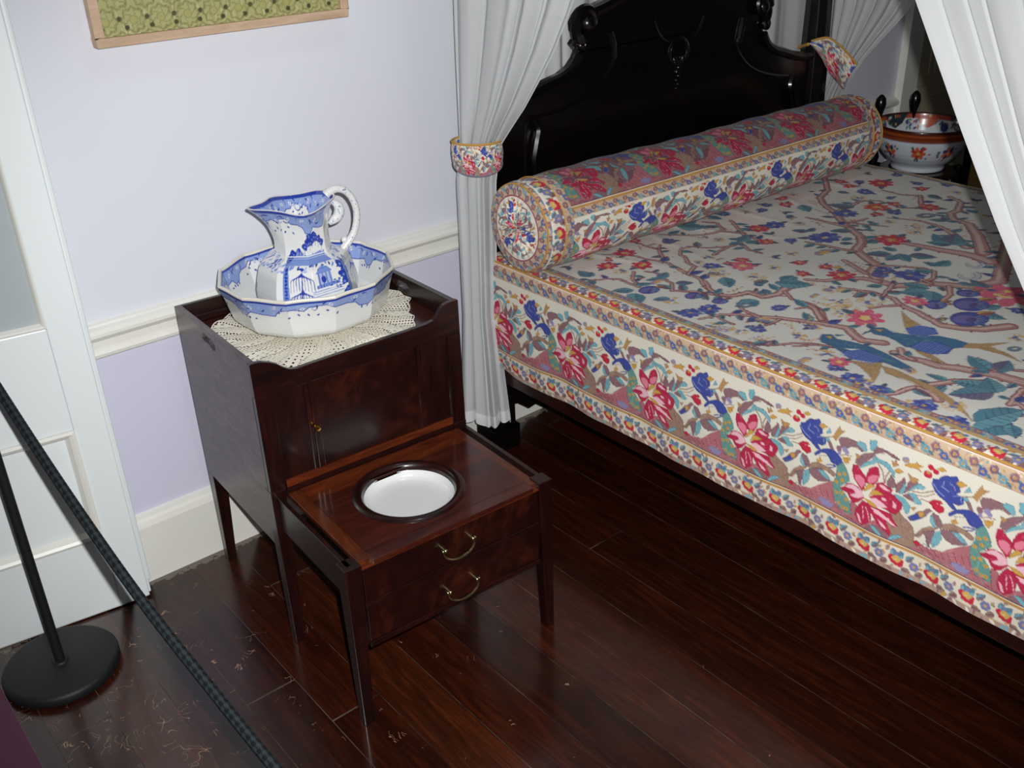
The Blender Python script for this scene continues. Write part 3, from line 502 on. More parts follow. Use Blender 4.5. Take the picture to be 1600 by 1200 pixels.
# ------------------------------------------------------------------ blue transfer print on ironstone
BLU = (38, 62, 160); BLM = (116, 142, 206); BLL = (168, 184, 222); POT = (226, 228, 226)
def scroll_band(c, y0, h, per, W, up_=1, seed=1):
    """dark edge line, then leafy scrollwork with a ragged lower edge"""
    r = random.Random(seed); n = max(1, int(round(W/per))); per = W/n
    def Y(v): return y0+v*h if up_ > 0 else y0-v*h
    for i in range(n):
        x = i*per
        edge = [(x, Y(0)), (x, Y(.5)), (x+.08*per, Y(.62)), (x+.12*per, Y(.9)), (x+.2*per, Y(.98)), (x+.26*per, Y(.7)), (x+.36*per, Y(.8)), (x+.46*per, Y(.82)), (x+.5*per, Y(.5)),
                (x+.6*per, Y(.4)), (x+.68*per, Y(.55)), (x+.72*per, Y(.35)), (x+.84*per, Y(.3)), (x+.9*per, Y(.5)), (x+per, Y(.5)), (x+per, Y(0))]
        c.poly(edge, (142, 164, 216))
        c.line(edge[1:-1], BLU, .0022)
        for q in range(9):
            a = r.random()*6; t = np.linspace(0, 4, 9); cx = x+per*(.05+.1*q); cy = Y(.3+.12*(q % 2)); R = h*.22
            c.line(np.stack([cx+R*(1-t/5)*np.cos(t+a), cy+R*(1-t/5)*np.sin(t+a)], 1), BLU, .0034, .0018)
            c.line(np.stack([cx+R*.7*(1-t/5)*np.cos(t+a+1), cy+R*.7*(1-t/5)*np.sin(t+a+1)], 1), BLL, .0022)
        for q in range(5):
            c.ell(x+per*(.06+.2*q)+.004, Y(.30+.12*(q % 2)), .006, .0035, q, POT); c.ell(x+per*(.06+.2*q)+.004, Y(.30+.12*(q % 2)), .003, .0016, q, BLM)
        for q in range(7):
            xx = x+per*(.5+.07*q); c.ell(xx, Y(.58+.3*abs(math.sin(q*1.3))), .0042, .0022, r.random()*3, BLU)
        for q in range(4): c.ell(x+per*(.14+.05*q), Y(1.02+.06*(q % 2)), .0024, .004, 0.3*q, BLU)
    a, b = (y0, y0+up_*h*.13); c.band(min(a, b), max(a, b), BLU)
def tree_dots(c, x, y, r, seed):
    rr = random.Random(seed)
    for q in range(10):
        a = rr.random()*6.3; d = r*rr.random(); px, py = x+d*math.cos(a), y+d*math.sin(a)*.8
        c.disc(px, py, .0062, BLU); c.disc(px-.001, py-.001, .0028, BLM)
# ------------------------------------------------------------------ materials
MAH = wood('mahogany', (17, 5, 4), (30, 8, 6), (48, 16, 8), (1, 5, 5), 0.33, 0.3)
MAHV = wood('mahogany_upright', (17, 5, 4), (28, 7, 5), (44, 14, 8), (5, 5, 1), 0.33, 0.3)
MAHF = wood('mahogany_figured', (18, 5, 4), (34, 9, 6), (64, 24, 11), (1.2, 2, 1.0), 0.3, 0.3, dist=1.6)
MAHT = wood('mahogany_top', (40, 13, 10), (60, 22, 14), (80, 32, 18), (1, 7, 5), 0.26, 0.45)
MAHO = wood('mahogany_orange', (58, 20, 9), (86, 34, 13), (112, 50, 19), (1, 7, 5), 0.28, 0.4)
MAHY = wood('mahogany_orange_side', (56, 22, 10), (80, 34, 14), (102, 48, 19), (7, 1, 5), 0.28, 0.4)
SIDEW = wood('grey_sheen_side_wood', (62, 50, 52), (84, 70, 70), (108, 94, 92), (5, 2.2, 7), 0.42, 0.25)  # grey is the white door's reflected sheen, painted into the wood colour
EBON = wood('dark_carved_wood', (5, 3, 3), (8, 5, 4), (14, 7, 5), (1, 3, 3), 0.28, 0.4)
RAILW = wood('dark_rail_wood', (26, 10, 8), (38, 14, 10), (58, 22, 14), (4, 1, 4), 0.3, 0.4)
BRASS = plain('aged_brass', (176, 166, 120), 0.28, 0.5, 1.0, 0, 0.2, 90)
GOLD = plain('bright_brass', (214, 160, 70), 0.22, 0.5, 1.0)
PAINT = plain('white_gloss_paint', (232, 239, 240), 0.4, 0.5, 0, 0.12, 0.02, 8)
PAINTR = plain('white_trim_paint', (232, 232, 224), 0.35, 0.5, 0, 0.15, 0.02, 8)
BLACKM = plain('black_powder_coat', (24, 25, 27), 0.55, 0.4, 0, 0.0, 0.15, 120)
WHITEC = plain('white_glazed_ceramic', (226, 228, 228), 0.2, 0.5, 0, 0.6, 0.02, 12)
MAROON = NT('maroon_carpet'); _f = MAROON.noise(500, 3, MAROON.objco())
MAROON.set(Base_Color=MAROON.mix(_f, L4(58, 8, 38), L4(88, 16, 60)), Roughness=0.95, Sheen_Weight=0.3); MAROON.bump(_f, 0.5, 0.002); MAROON = MAROON.m
PRINT = attrmat('chintz_print', 'print', 0.82, 0.25, 0.25, sheen=0.08)
GLAZE = attrmat('transfer_glaze', 'print', 0.25, 0.5, 0, 0.8, 0.05)
PIPING = plain('ochre_piping', (190, 146, 74), 0.8, 0.2, 0, 0, 0.12, 300)

def wall_mat():
    t = NT('lavender_wall_paint'); v = t.objco()
    f = t.noise(2.2, 3, v); g = t.noise(220, 2, v)
    sx = t.n('ShaderNodeSeparateXYZ'); t.l(v, sx.inputs[0]); low = t.math('LESS_THAN', sx.outputs[2], 0.70)   # the dado is painted a stronger lavender
    cc = t.mix(low, t.mix(f, L4(219, 221, 230), L4(223, 225, 234)), L4(211, 211, 230))
    t.set(Base_Color=cc, Roughness=0.7, Specular_IOR_Level=0.25); t.bump(g, 0.06, 0.0006)
    return t.m
WALLM = wall_mat()
CEILM = plain('ceiling_paint', (226, 226, 226), 0.8, 0.2)

def floor_mat():
    t = NT('varnished_floorboards'); tc = t.n('ShaderNodeTexCoord'); sx = t.n('ShaderNodeSeparateXYZ'); t.l(tc.outputs['Object'], sx.inputs[0])
    u = t.math('DIVIDE', t.math('SUBTRACT', sx.outputs[0], 1.122), 0.1224)
    b = t.math('FLOOR', u); fr = t.math('SUBTRACT', u, b)
    wn = t.n('ShaderNodeTexWhiteNoise', noise_dimensions='1D'); t.l(b, wn.inputs['W'])
    # butt joints along each board
    ylen = t.math('ADD', t.math('DIVIDE', sx.outputs[1], 3.1), t.math('MULTIPLY', wn.outputs['Value'], 7.3))
    seg = t.math('FLOOR', ylen)
    wn2 = t.n('ShaderNodeTexWhiteNoise', noise_dimensions='2D'); cb = t.n('ShaderNodeCombineXYZ'); t.l(b, cb.inputs[0]); t.l(seg, cb.inputs[1]); t.l(cb.outputs[0], wn2.inputs['Vector'])
    gv = t.n('ShaderNodeCombineXYZ'); t.l(t.math('ADD', t.math('MULTIPLY', sx.outputs[0], 10.0), t.math('MULTIPLY', wn2.outputs['Value'], 50)), gv.inputs[0])
    t.l(t.math('MULTIPLY', sx.outputs[1], 1.0), gv.inputs[1]); t.l(wn2.outputs['Value'], gv.inputs[2])
    f = t.noise(2.4, 7, gv.outputs[0], 0.62, 2.6)
    gv2 = t.n('ShaderNodeCombineXYZ'); t.l(t.math('MULTIPLY', sx.outputs[0], 26.0), gv2.inputs[0]); t.l(sx.outputs[1], gv2.inputs[1]); t.l(wn2.outputs['Value'], gv2.inputs[2])
    g = t.noise(6, 5, gv2.outputs[0], 0.7, 0.5)
    fg = t.math('ADD', t.math('MULTIPLY', f, 0.62), t.math('MULTIPLY', g, 0.38))
    base = t.ramp(fg, [(0.3, L4(22, 8, 3)), (0.5, L4(44, 16, 6)), (0.7, L4(70, 29, 10))])
    tone = t.ramp(wn2.outputs['Value'], [(0.0, (0.62, 0.6, 0.6, 1)), (0.5, (0.86, 0.84, 0.82, 1)), (0.92, (1.1, 1.05, 1.0, 1)), (1.0, (1.5, 1.6, 1.5, 1))])
    mu = t.n('ShaderNodeMix', data_type='RGBA', blend_type='MULTIPLY'); mu.inputs[0].default_value = 1; t.l(base, mu.inputs[6]); t.l(tone, mu.inputs[7])
    # seams: thin dark gap with grey dust in places
    ed = t.math('MINIMUM', fr, t.math('SUBTRACT', 1.0, fr)); seam = t.math('LESS_THAN', ed, 0.0065)
    yf = t.math('SUBTRACT', ylen, seg); but = t.math('LESS_THAN', t.math('MINIMUM', yf, t.math('SUBTRACT', 1.0, yf)), 0.0007)
    seam = t.math('MAXIMUM', seam, but)
    dust = t.noise(5, 5, tc.outputs['Object'], 0.7); dustc = t.ramp(dust, [(0.42, L4(26, 13, 8)), (0.66, L4(92, 80, 66))])
    c1 = t.mix(seam, mu.outputs[2], dustc)
    # scuffs and scratches, worn near the doorway side
    v2 = t.n('ShaderNodeTexVoronoi', feature='DISTANCE_TO_EDGE'); v2.inputs['Scale'].default_value = 34
    wv = t.n('ShaderNodeMapping'); wv.inputs['Rotation'].default_value = (0, 0, .6); wv.inputs['Scale'].default_value = (1, .35, 1)
    nv = t.n('ShaderNodeTexNoise'); nv.inputs['Scale'].default_value = 7; nv.inputs['Detail'].default_value = 3; t.l(tc.outputs['Object'], nv.inputs['Vector'])
    va = t.n('ShaderNodeVectorMath', operation='MULTIPLY_ADD'); t.l(nv.outputs['Color'], va.inputs[0]); va.inputs[1].default_value = (.35, .35, 0); t.l(tc.outputs['Object'], va.inputs[2])
    t.l(va.outputs[0], wv.inputs['Vector']); t.l(wv.outputs[0], v2.inputs['Vector'])
    scr = t.math('LESS_THAN', v2.outputs['Distance'], 0.012)
    area = t.math('GREATER_THAN', t.noise(16, 2, tc.outputs['Object'], .6), t.ramp(t.math('DIVIDE', sx.outputs[0], 2.4), [(0.32, (.54, .54, .54, 1)), (0.52, (.66, .66, .66, 1)), (1, (.78, .78, .78, 1))]))
    scr = t.math('MULTIPLY', scr, area)
    c2 = t.mix(t.math('MULTIPLY', scr, .75), c1, L4(150, 118, 92))
    # dust caught along the foot of the wall
    nd = t.math('MULTIPLY', t.math('GREATER_THAN', t.math('ADD', sx.outputs[1], t.math('MULTIPLY', t.noise(30, 4, tc.outputs['Object'], .7), 0.10)), 0.008), .7)
    c3 = t.mix(nd, c2, L4(120, 110, 100))
    rough = t.math('ADD', 0.16, t.math('MULTIPLY', t.noise(11, 5, tc.outputs['Object'], .65), 0.16))
    rough = t.math('ADD', rough, t.math('MULTIPLY', seam, 0.4))
    t.set(Base_Color=c3, Roughness=rough, Specular_IOR_Level=0.5, Coat_Weight=0.25, Coat_Roughness=0.1)
    h = t.math('SUBTRACT', t.math('MULTIPLY', t.noise(6, 3, tc.outputs['Object']), 0.8), seam); t.bump(h, 0.25, 0.0012)
    return t.m
FLOORM = floor_mat()

def sheer_mat(name, trans=0.14, tone=(224, 227, 228)):
    t = NT(name); t.set(Base_Color=L4(*tone), Roughness=0.9, Specular_IOR_Level=0.1)
    v = t.objco(); wv = t.n('ShaderNodeTexWave', wave_type='BANDS', bands_direction='Z'); wv.inputs['Scale'].default_value = 240; wv.inputs['Distortion'].default_value = 1.5; t.l(v, wv.inputs['Vector'])
    t.bump(t.noise(420, 2, v), 0.15, 0.0004)
    tr = t.n('ShaderNodeBsdfTranslucent'); tr.inputs['Color'].default_value = L4(*tone)
    tp = t.n('ShaderNodeBsdfTransparent')
    m1 = t.n('ShaderNodeMixShader'); m1.inputs[0].default_value = 0.25; t.l(t.b.outputs[0], m1.inputs[1]); t.l(tr.outputs[0], m1.inputs[2])
    m2 = t.n('ShaderNodeMixShader'); t.l(t.math('MULTIPLY', t.math('ADD', .6, t.math('MULTIPLY', wv.outputs['Fac'], .8)), trans), m2.inputs[0]); t.l(m1.outputs[0], m2.inputs[1]); t.l(tp.outputs[0], m2.inputs[2])
    t.l(m2.outputs[0], t.out.inputs['Surface']); return t.m
SHEER = sheer_mat('sheer_muslin', 0.15); HEMM = sheer_mat('doubled_muslin', 0.03, (240, 242, 243))

# ------------------------------------------------------------------ room shell
def struct(mb, name, mat, **k): o = mb.build(name, mat, **k); o['kind'] = 'structure'; return o
struct(MB().box((-1.6, -4.7, -.12), (6.6, .12, 0)), 'floor', FLOORM)
struct(MB().box((-1.6, 0, 0), (6.6, .12, 3.4)), 'wall_back', WALLM)
struct(MB().box((6.6, -4.7, 0), (6.72, .12, 3.4)), 'wall_right', WALLM)
struct(MB().box((-1.72, -4.7, 0), (-1.6, .12, 3.4)), 'wall_left', WALLM)
struct(MB().box((-1.72, -4.82, 0), (6.72, -4.7, 3.4)), 'wall_front', WALLM)
struct(MB().box((-1.72, -4.82, 3.4), (6.72, .12, 3.5)), 'ceiling', CEILM)
def rail_profile(pts, x0, x1, name, mat):
    mb = MB().prism([pts], 0, x0, x1); return struct(mb, name, mat)
SK = [(0, 0), (-.022, 0), (-.022, .165), (-.017, .18), (-.011, .187), (-.008, .197), (0, .2)]
CR = [(0, .655), (-.008, .655), (-.015, .66), (-.017, .668), (-.013, .676), (-.009, .68), (-.009, .700), (-.014, .702), (-.024, .706), (-.030, .716), (-.030, .724), (-.024, .732), (-.014, .737), (-.010, .741), (-.002, .744), (0, .745)]
rail_profile(SK, 0.30, 4.47, 'baseboard_back', PAINTR)
rail_profile(CR, 0.30, 4.47, 'trim_1', PAINTR)
rail_profile(SK, 5.45, 6.6, 'baseboard_right', PAINTR); rail_profile(CR, 5.45, 6.6, 'trim_2', PAINTR)
# door case on the back wall beyond the bed, with a beige panelled door in it
BEIGE = plain('beige_paint', (176, 166, 140), 0.5)
mb = MB().box((4.47, -.035, 0), (4.545, 0, 2.2)).box((4.545, -.022, 0), (4.61, 0, 2.2)).box((5.32, -.03, 0), (5.45, 0, 2.2)).box((4.47, -.035, 2.1), (5.45, 0, 2.24))
struct(mb, 'trim_3', PAINTR, bevel=.003)
mb = MB().box((4.61, -.012, .01), (5.32, 0, 2.1)).box((4.61, -.024, .7), (5.32, -.012, .76))
for k in range(12): mb.box((4.70+k*.048, -.018, .8), (4.722+k*.048, -.012, 1.98))
struct(mb, 'door_2', BEIGE, bevel=.002)
# open door leaf folded back against the wall (hinged at its left)
DA = .147
def dpt(s): return 0
droot = MB().box((-.553, 0, .006), (-.553+.1, .04, 2.1)).box((-.085, 0, .006), (-.012, .04, 2.1)).box((-.453, 0, .53), (-.085, .04, .79)).box((-.453, 0, .006), (-.085, .04, .22)).box((-.453, 0, 2.0), (-.085, .04, 2.1))
droot.box((-.453, .012, .22), (-.085, .028, .53)).box((-.012, .006, .05), (0, .04, 2.1)).box((-.012, .006, .012), (-.006, .034, .05))
for z in (1.205, 1.62): droot.box((-.453, .004, z), (-.085, .036, z+.02))
door = struct(droot, 'door_1', PAINT, bevel=.004)
door.location = (.998, -.0867, 0); door.rotation_euler = (0, 0, -DA)
def frame_strip(x0, z0, x1, z1, wd, y0, y1):
    m_ = MB(); prof = [(0, y1), (0, y0+.002), (wd*.3, y0), (wd*.6, y0+.004), (wd, y1)]
    o_ = [(x0, z0), (x1, z0), (x1, z1), (x0, z1)]; sg = [(1, 1), (-1, 1), (-1, -1), (1, -1)]
    vs = []
    for (x, z), (a, b) in zip(o_, sg):
        for d, y in prof: vs.append((x+a*d, y, z+b*d))
    n = len(prof); fs = []
    for i in range(4):
        for j in range(n-1): fs.append((i*n+j, ((i+1) % 4)*n+j, ((i+1) % 4)*n+j+1, i*n+j+1))
    return m_.add(vs, fs)
frame_strip(-.453, .22, -.085, .53, .024, -.006, .012).build('moulding', PAINTR, door, smooth=False)
PANE = NT('obscured_glass'); PANE.set(Base_Color=L4(196, 206, 210), Roughness=0.22, Transmission_Weight=0.25, Specular_IOR_Level=0.6); PANE.bump(PANE.noise(60, 3, PANE.objco()), 0.25, 0.001)
MB().box((-.453, .014, .79), (-.0855, .020, 2.0)).build('pane', PANE.m, door)
for z0, z1 in ((.79, 1.205), (1.225, 1.62)):
    frame_strip(-.453, z0, -.085, z1, .011, -.001, .014).build('glazing_bead', PAINTR, door)

# ------------------------------------------------------------------ framed textile on the wall
pic = thing('framed_textile', 'pale wood framed panel of gold brocade hanging high on the lavender wall', 'picture', (1.483, -.004, 1.352))
PFW = wood('pale_oak_frame', (180, 152, 126), (196, 168, 140), (210, 186, 160), (1, 6, 6), 0.5, 0.0)
mb = MB(); W_, H_, fwid = .626, .46, .02
mb.box((-W_/2, -.03, 0), (W_/2, 0, fwid)).box((-W_/2, -.03, H_-fwid), (W_/2, 0, H_)).box((-W_/2, -.03, fwid), (-W_/2+fwid, 0, H_-fwid)).box((W_/2-fwid, -.03, fwid), (W_/2, 0, H_-fwid))
mb.build('frame', PFW, pic, bevel=.002)
def brocade():
    n, m = 420, 290; U, V = np.meshgrid(np.linspace(-W_/2+fwid, W_/2-fwid, n), np.linspace(fwid, H_-fwid, m))
    c = Canvas(W_, H_, 900, (170, 168, 112)); r = random.Random(4)
    for i in range(900): c.ell(r.random()*W_, r.random()*H_, .008, .0025, 1.5, r.choice([(162,160,104), (182,178,126), (154,150,96), (188,184,134)]))
    P = .062
    for i in range(-1, 12):
        for j in range(-1, 9):
            x = i*P+(P/2 if j % 2 else 0); y = j*P*.8
            t = np.linspace(0, 2*PI, 28); rr = .026+.003*np.cos(8*t)
            for q in (0, .003): c.line(np.stack([x+(rr-q)*np.cos(t), y+(rr-q)*np.sin(t)], 1), (112,112,66), .0014)
            for a in range(6): c.line([(x+.012*math.cos(a*1.05), y+.012*math.sin(a*1.05)), (x+.02*math.cos(a*1.05+.4), y+.02*math.sin(a*1.05+.4))], (120,120,70), .0014)
            c.disc(x, y, .008, (166,164,100)); c.line(np.stack([x+.009*np.cos(t), y+.009*np.sin(t)], 1), (116,116,68), .0012)
            if j % 2: c.disc(x+P/2, y+.004, .0055, (78,76,44))
    for i in range(12): c.disc(.02+i*.056, .035, .0055, (72,70,40))
    Pn = np.stack([U, np.full_like(U, -.017), V], -1)
    return gridmesh('brocade', Pn, attrmat('brocade_silk', 'print', .5, .5, .2), pic, c.sample(U+W_/2, V))
brocade()

# ------------------------------------------------------------------ night commode
CA = -.0539; PX, PY = .9, -.08; OX, OY = 1.4746, -.43
def c2w(x, y, z=0):
    c, s = math.cos(CA), math.sin(CA); dx, dy = x-PX, y-PY; return (PX+c*dx-s*dy, PY+s*dx+c*dy, z)
def sh(mb): mb.v = [(x-OX, y-OY, z) for x, y, z in mb.v]; return mb
com = thing('night_commode', 'dark mahogany bedside commode with tray top and pulled-out stool below', 'commode', c2w(OX, OY), CA)
YF_, YB_ = -.487, -.04
def cb(mb, name, mat, parent=com, **k): return sh(mb).build(name, mat, parent, **k)
hole = [(-.205, .738), (-.22, .7425), (-.245, .7425), (-.272, .742), (-.285, .735), (-.288, .726), (-.282, .718), (-.268, .716), (-.256, .722), (-.24, .724), (-.222, .722), (-.208, .727)]
for x0, x1 in ((1.2096, 1.2246), (1.7242, 1.7392)):
    out = [(YB_, .282), (YF_+.012, .282), (YF_+.012, .7605), (YB_, .752)]
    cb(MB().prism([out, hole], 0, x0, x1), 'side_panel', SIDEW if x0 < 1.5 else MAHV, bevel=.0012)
cb(MB().box((1.2246, YB_, .282), (1.7242, YB_-.012, .752)).box((1.2246, YB_-.012, .705), (1.7242, YB_-.022, .722)), 'back_panel', MAH, bevel=.0012)
cb(MB().box((1.2246, -.475, .690), (1.7242, -.052, .704)), 'tray_board', MAHT)
prof = [(1.2096, .678), (1.7392, .678), (1.7392, .7625), (1.712, .7625), (1.698, .759), (1.688, .750), (1.680, .738), (1.668, .729), (1.648, .7255), (1.6, .7235), (1.475, .722), (1.34, .7195), (1.315, .7185), (1.298, .722), (1.284, .731), (1.272, .742), (1.258, .7505), (1.240, .7575), (1.225, .7605), (1.2096, .7605)]
cb(MB().prism([prof], 1, YF_, YF_+.013), 'gallery_front', MAH, bevel=.0015)
cb(MB().box((1.2096, YF_, .437), (1.2496, YF_+.02, .678)), 'stile', MAHV, bevel=.001)
cb(MB().box((1.7030, YF_, .437), (1.7392, YF_+.02, .678)), 'stile', MAHV, bevel=.001)
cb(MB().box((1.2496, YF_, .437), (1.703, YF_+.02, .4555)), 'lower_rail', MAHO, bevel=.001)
cb(MB().box((1.2496, YF_+.006, .4555), (1.324, YF_+.016, .678)), 'front_panel', MAHV)
cb(MB().box((1.629, YF_+.006, .4555), (1.703, YF_+.016, .678)), 'front_panel', MAHV)
d_ = cb(MB().box((1.350, YF_+.004, .457), (1.613, YF_+.016, .677)).box((1.324, YF_+.002, .457), (1.334, YF_+.014, .677)).box((1.334, YF_-.001, .457), (1.342, YF_+.014, .677)).box((1.342, YF_+.002, .457), (1.350, YF_+.014, .677)).box((1.613, YF_-.0005, .457), (1.620, YF_+.014, .677)).box((1.620, YF_+.002, .457), (1.629, YF_+.014, .677)), 'sliding_door', MAHF, bevel=.0008)
kn = MB().lathe([(.0001, .014), (.006, .0125), (.0085, .0085), (.008, .004), (.0045, .001), (.004, -.004)], (0, 0, 0), 18)
kn.v = [(x+1.338-OX, -z+YF_-OY-.0005, y+.564) for x, y, z in kn.v]; kn.build('knob', GOLD, d_, smooth=True)
def leg(name, x0, y0, sx, sy, zt, wt, wb, mat, parent=com):
    """outer corner at x0,y0; the leg extends by sx/sy directions and tapers on its inner faces"""
    lo = [(x0, y0, 0), (x0+sx*wb, y0, 0), (x0+sx*wb, y0+sy*wb, 0), (x0, y0+sy*wb, 0)]
    hi = [(x0, y0, zt), (x0+sx*wt, y0, zt), (x0+sx*wt, y0+sy*wt, zt), (x0, y0+sy*wt, zt)]
    return cb(MB().hexa(lo, hi), name, mat, parent, bevel=.0015)
leg('leg', 1.2085, YF_-.001, 1, 1, .437, .036, .024, MAHV); leg('leg', 1.7403, YF_-.001, -1, 1, .437, .036, .024, MAHV)
leg('leg', 1.2096, YB_, 1, -1, .2825, .036, .024, MAHV); leg('leg', 1.7392, YB_, -1, -1, .2825, .036, .024, MAHV)
# pulled-out stool
st = com
YS = -.8278
def ring(cx, cy, r, n=56): return [(cx+r*math.cos(2*PI*i/n), cy+r*math.sin(2*PI*i/n)) for i in range(n)]
HC = (1.467, -.655)
cb(MB().prism([[(1.277, -.795), (1.690, -.795), (1.690, -.556), (1.277, -.556)], ring(*HC, .112)], 2, .412, .424), 'seat_board', MAHT, st)
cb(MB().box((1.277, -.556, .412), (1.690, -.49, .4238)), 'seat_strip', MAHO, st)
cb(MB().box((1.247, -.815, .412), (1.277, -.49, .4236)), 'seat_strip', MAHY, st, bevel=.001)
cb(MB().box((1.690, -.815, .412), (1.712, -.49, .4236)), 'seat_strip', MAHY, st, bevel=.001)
cb(MB().box((1.277, -.828, .412), (1.690, -.795, .4238)), 'seat_strip', MAHT, st, bevel=.001)
rg = MB(); n = 72; pr_ = [(.1035, .408), (.1045, .420), (.109, .428), (.116, .4305), (.124, .428), (.129, .4245), (.129, .41)]
rg.lathe(pr_, (HC[0], HC[1], 0), n, cap=False); cb(rg, 'moulded_rim', MAH, st, smooth=True)
for x in (1.220, 1.727): cb(MB().box((x, -.815, .335), (x+.011, -.45, .4235)), 'side_board', MAH, st, bevel=.001)
leg('leg', 1.209, YS, 1, 1, .4235, .039, .024, MAHV, st); leg('leg', 1.7435, YS, -1, 1, .4265, .037, .024, MAHV, st)
cb(MB().box((1.248, YS+.002, .312), (1.7065, YS+.02, .3225)).box((1.248, YS+.001, .204), (1.7065, YS+.02, .2175)), 'rail', MAH, st, bevel=.0012)
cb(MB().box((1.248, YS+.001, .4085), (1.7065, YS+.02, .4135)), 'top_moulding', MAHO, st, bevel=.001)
for z0, z1, hx, hz in ((.3235, .408, 1.4785, .3705), (.2185, .3115, 1.4825, .2565)):
    dr = cb(MB().box((1.250, YS+.004, z0), (1.7045, YS+.02, z1)), 'drawer_front', MAHF if z0 > .3 else MAHF, st, bevel=.001)
    hb = MB(); pts = []
    for i in range(19):
        a = PI*i/18; pts.append((hx-.0405*math.cos(a)-OX, YS-.008-.004*math.sin(a)-OY, hz-.031*math.sin(a)**.8 if 0 < i < 18 else hz))
    hb.tube(pts, [.0022+.0012*math.sin(PI*i/18) for i in range(19)], 8)
    for sx in (-1, 1):
        hb.tube([(hx+sx*.036-OX, YS+.004-OY, hz+.001), (hx+sx*.036-OX, YS-.008-OY, hz+.001)], [.0055, .004], 10)
        hb.ball((hx+sx*.036-OX, YS-.009-OY, hz+.001), .0052); hb.ball((hx+sx*.0415-OX, YS-.008-OY, hz+.001), .0042)
    hb.build('handle', BRASS, dr, smooth=True)
cb(MB().box((1.2496, -.487, .405), (1.703, -.470, .437)), 'back_rail', MAH, st)
# ceramic pan in the stool
pan = MB().lathe([(.0001, .392), (.06, .3925), (.085, .394), (.0945, .397), (.0995, .403), (.1010, .410), (.1032, .413), (.1038, .409), (.1038, .395), (.100, .385), (.088, .372), (.06, .366), (.0001, .365)], (0, 0, 0), 64, cap=False)
px_, py_, _ = c2w(*HC); po = pan.build('chamber_pan', WHITEC, smooth=True, loc=(px_, py_, 0))
tag(po, 'round white ceramic pan sunk in the hole of the pulled-out wooden stool', 'chamber pot')

# ------------------------------------------------------------------ crochet doily, basin and ewer
def doily():
    n, m = 1500, 190; A, R = np.meshgrid(np.linspace(0, 2*PI, n, endpoint=False), np.linspace(.03, 1.0, m)); R = R.T; A = A.T  # (n,m)
    edge = .236+.007*np.abs(np.sin(A*13))+.010*np.sin(A*5+1)+.006*np.sin(A*9+2)
    r = R*edge; cx, cy = 1.4745, -.262
    x = cx+r*np.cos(A); y = cy+r*np.sin(A)
    z = .7065+.0018*np.sin(A*26)*R**3+.0055*R**4*np.abs(np.sin(A*7+R*3))
    # lies inside the tray: where it meets the sides it climbs them
    for arr, lo, hi in ((x, 1.228, 1.7205), (y, -.4715, -.056)):
        over = np.maximum(arr-hi, 0)+np.maximum(lo-arr, 0); z = z+over*.55
    x = np.clip(x, 1.2275, 1.7212); y = np.clip(y, -.4722, -.0555)
    # lace: petals of solid stitches, bars and round eyelets
    rm = r*1000; lobes = 14
    row = np.floor(rm/7.4); fr = rm/7.4-row; nc = np.maximum(8, np.round(2*PI*(row+.5)*7.4/10.5)); ca = (A*nc/(2*PI)+.5*(row % 2)) % 1
    ex, ey = (ca-.5)/.36, (fr-.5)/.30
    small = (ex**2+ey**2 < 1)                                    # eyelets in every round
    fan = np.cos(A*lobes+1.2*np.sin(rm/30)); dense_ = (fan > .35) & (rm > 70)          # close-worked petals with fine slits
    slit = (np.abs(((A*lobes*7/(2*PI)) % 1)-.5) < .16) & (rm % 17 < 10)
    holes = np.where(dense_, slit, small)
    big = (np.abs(fan) < .16) & (np.abs(fr-.5) < .36) & (rm > 95)  # ladder of larger gaps between the petals
    keepv = ~(holes | big); keepv |= (rm > edge*1000-3.2); keepv &= ~((rm > edge*1000-7.5) & (rm < edge*1000-3.2) & (((A*170/(2*PI)) % 1) < .6))
    keepv |= (rm < 60)
    k = keepv[:, :-1]; k2 = np.concatenate([k, k[:1]], 0)[:n]
    Pp = np.stack([x, y, z], -1); Pp = np.concatenate([Pp, Pp[:1]], 0)
    Pp[..., 0] -= cx; Pp[..., 1] -= cy
    o = gridmesh('crochet_doily', Pp, plain('ecru_cotton', (232, 228, 212), .9, .2, 0, 0, .08, 300), keep=k2, smooth=False)
    X, Y, _ = c2w(cx, cy); o.location = (X, Y, 0); o.rotation_euler = (0, 0, CA)
    so = o.modifiers.new('thickness', 'SOLIDIFY'); so.thickness = .0011; so.offset = 1
    tag(o, 'round ecru crochet lace doily under the blue and white basin', 'doily')
doily()
def polyf(a, n, k, rot=0.0):
    s = 2*PI/n; b = (a+rot) % s-s/2; f = math.cos(s/2)/np.cos(b); return 1-k+k*f/ (0.5*(1+math.cos(s/2)))
BX, BY, _b = c2w(1.483, -.221)
basin = thing('wash_basin', 'twelve-sided white basin with blue transfer border holding the ewer', 'basin', (BX, BY, .7095), CA)
def dense(prof, step):
    out = [prof[0]]
    for a, b in zip(prof[:-1], prof[1:]):
        L_ = math.hypot(b[0]-a[0], b[1]-a[1]); n = max(1, int(L_/step))
        for i in range(1, n+1): out.append((a[0]+(b[0]-a[0])*i/n, a[1]+(b[1]-a[1])*i/n))
    return out
def smoothp(p, it=2):
    for _ in range(it):
        q = [p[0]]
        for a, b in zip(p[:-1], p[1:]): q += [(a[0]*.75+b[0]*.25, a[1]*.75+b[1]*.25), (a[0]*.25+b[0]*.75, a[1]*.25+b[1]*.75)]
        p = q+[p[-1]]
    return p
